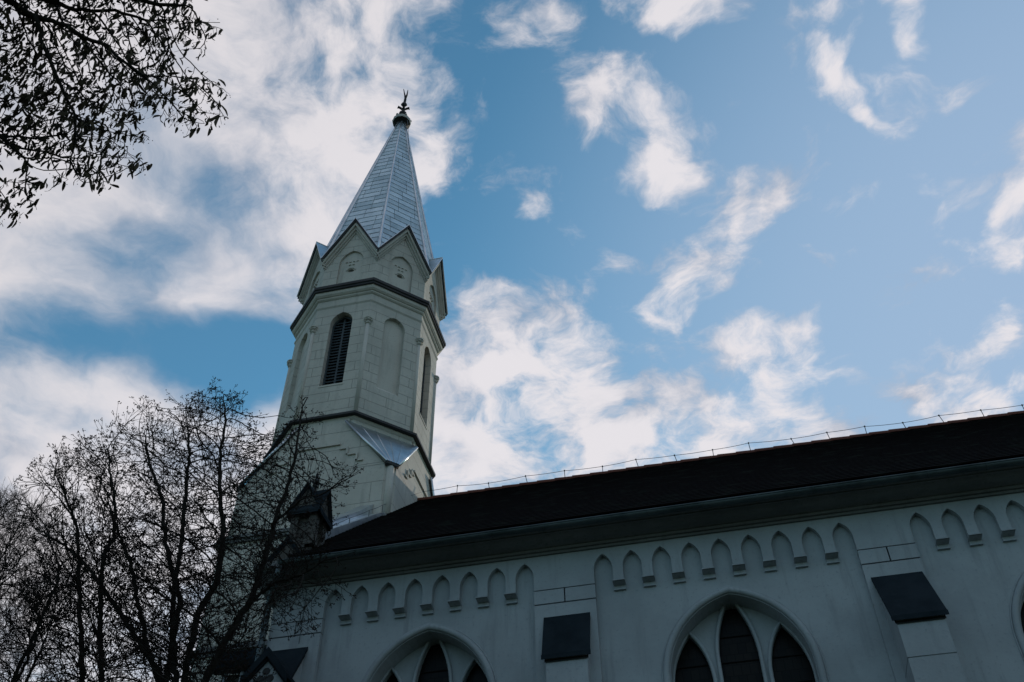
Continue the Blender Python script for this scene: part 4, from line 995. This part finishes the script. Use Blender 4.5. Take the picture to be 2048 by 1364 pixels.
for i in range(len(G.p)):
    if G.par[i] < 0 or G.p[i].z < 5.2 or rad[i] > .05: continue
    d = (G.p[i]-G.p[G.par[i]]).normalized()
    low_ = G.p[i].z < 8.2
    if G.p[i].x > -4.35 and random.random() < .5: continue
    if random.random() < (.6 if G.p[i].z < 7.3 else .42 if low_ else .27): shoot(G.p[i], rand_dir(d, .4, 1.0), random.uniform(.18, .62), .0043, 0 if random.random() < .6 else 1)
for t in tips: shoot(G.p[t], (G.p[t]-G.p[G.par[t]]).normalized(), random.uniform(.12, .34), .0045, 0)
tree = tree_thing('bare_tree', 'bare many-stemmed tree with dark seed heads standing in front of the church tower', TB)
local(limbs, TB).build('trunk', M_bark, tree); local(twigs, TB).build('twigs', M_bark, tree); local(seeds, TB).build('seed_heads', M_seed, tree)

# -- finer, denser tree behind it at the left edge
TC = (-9.6, 10.6, 0)
G = Growth(.09)
base = G.poly([(TC[0], TC[1], -.1), (TC[0]+.05, TC[1], 1.6), (TC[0]+.1, TC[1], 3.4)])
for dx, dy, z in ((-1.0, .2, 8.2), (-.3, -.3, 9.2), (.35, .2, 9.4), (.75, -.1, 8.3), (.1, .5, 8.8), (-.6, -.5, 8.7)):
    G.poly([(TC[0]+dx*.35, TC[1]+dy*.3, 5.2), (TC[0]+dx*.8, TC[1]+dy*.7, z*.84), (TC[0]+dx, TC[1]+dy, z)], base)
G.grow(crown_points(CROWN_C, 10.5, 1800, 1.0, clump=True), .8, .20, 150, (0, 0, .12), .12, .8)
rad = G.radii(.0050, 2.3); limbs, twigs, seeds = MB(), MB(), MB()
tips = G.mesh(rad, .013, limbs, twigs, .11)
for i in range(len(G.p)):
    if G.par[i] < 0 or G.p[i].z < 5.0 or rad[i] > .05: continue
    d = (G.p[i]-G.p[G.par[i]]).normalized()
    if random.random() < .95: shoot(G.p[i], rand_dir(d, .4, 1.0), random.uniform(.3, .8), .0042, 0, CROWN_C, False)
tree = tree_thing('bare_tree', 'finely twigged bare tree at the left edge, behind the many-stemmed tree', TC)
local(limbs, TC).build('trunk', M_bark, tree); local(twigs, TC).build('twigs', M_bark, tree)

# -- lime tree beside the viewer whose bough hangs into the sky
TA = (-6.6, .2, 0)
A3, B3, C3 = Vector(LF), Vector(LR), Vector(LU); EYE = Vector((0, 0, 1.6))
G = Growth(.042)
base = G.poly([(TA[0], TA[1], -.1), (TA[0]+.05, TA[1], 2.5), (TA[0]+.2, TA[1]+.1, 4.6)])
G.poly([(-6.3, .1, 6.5), (-6.5, -.2, 9.0), (-6.4, 0, 11)], base)
m1 = G.poly([(-5.6, .2, 6.3)]+LINDEN_BR[0], base)
for b in LINDEN_BR[1:]: G.poly(b, G.nearest(b[0]))
att = []
xs = [p[0] for p in LINDEN_AB]; ys = [p[1] for p in LINDEN_AB]
while len(att) < 11000:
    a, b = random.uniform(min(xs), max(xs)), random.uniform(min(ys), max(ys))
    if inside(LINDEN_AB, a, b):
        e = min(1, edge_dist(LINDEN_AB, a, b)/.25); att.append(EYE+A3*(6.3+.1+random.uniform(-.45, .45)*(.2+.8*e))+B3*a+C3*b)
G.grow(att, .32, .055, 220, (.12, 0, -.12), .12, .6)
rad = G.radii(.0019, 2.3); limbs, twigs, leaves, berries = MB(), MB(), MB(), MB()
tips = G.mesh(rad, .009, limbs, twigs, .16)
def bract(mb, p, ln, wd, az, tilt):
    d = Vector((math.cos(az)*math.sin(tilt), math.sin(az)*math.sin(tilt), -math.cos(tilt))); side = d.cross(Vector((random.gauss(0, 1), random.gauss(0, 1), .3))).normalized(); cur = d.cross(side)
    prof = ((0, .1), (.25, .8), (.6, 1.0), (.85, .7), (1, .08)); vs = []
    for t, w in prof:
        c = p+d*ln*t+cur*ln*.18*math.sin(math.pi*t); vs += [c-side*wd*w, c+side*wd*w+cur*wd*.2]
    mb.add(vs, [(2*i, 2*i+1, 2*i+3, 2*i+2) for i in range(4)])
for i in range(len(G.p)):
    if rad[i] > .0075 or G.p[i].x < -4.6: continue
    n = random.choice((0, 0, 1, 3)) if random.random() < .85 else 0
    for k in range(n):
        p = G.p[i]+Vector([random.gauss(0, .02) for _ in range(3)]); bract(leaves, p, random.uniform(.05, .105), random.uniform(.006, .0105), random.uniform(0, 6.28), abs(random.gauss(0, .55)))
for t in tips:
    p = G.p[t]; q = p+Vector((random.gauss(0, .02), random.gauss(0, .02), -random.uniform(.03, .07)))
    if random.random() < .75: bract(leaves, p, random.uniform(.07, .12), random.uniform(.008, .0125), random.uniform(0, 6.28), abs(random.gauss(0, .45)))
    if random.random() < .7:
        twigs.tube([p, q], [.0013, .001], 3, cap=False)
        for k in range(random.choice((1, 2, 3))): octa(berries, q+Vector([random.gauss(0, .014) for _ in range(3)]), .0042)
tree = tree_thing('lime_tree', 'lime tree reaching in from the upper left with narrow dry bracts and round fruits', TA)
local(limbs, TA).build('trunk', M_bark, tree); local(twigs, TA).build('twigs', M_bark, tree); local(leaves, TA).build('bracts', M_leaf, tree); local(berries, TA).build('fruits', M_leaf, tree)
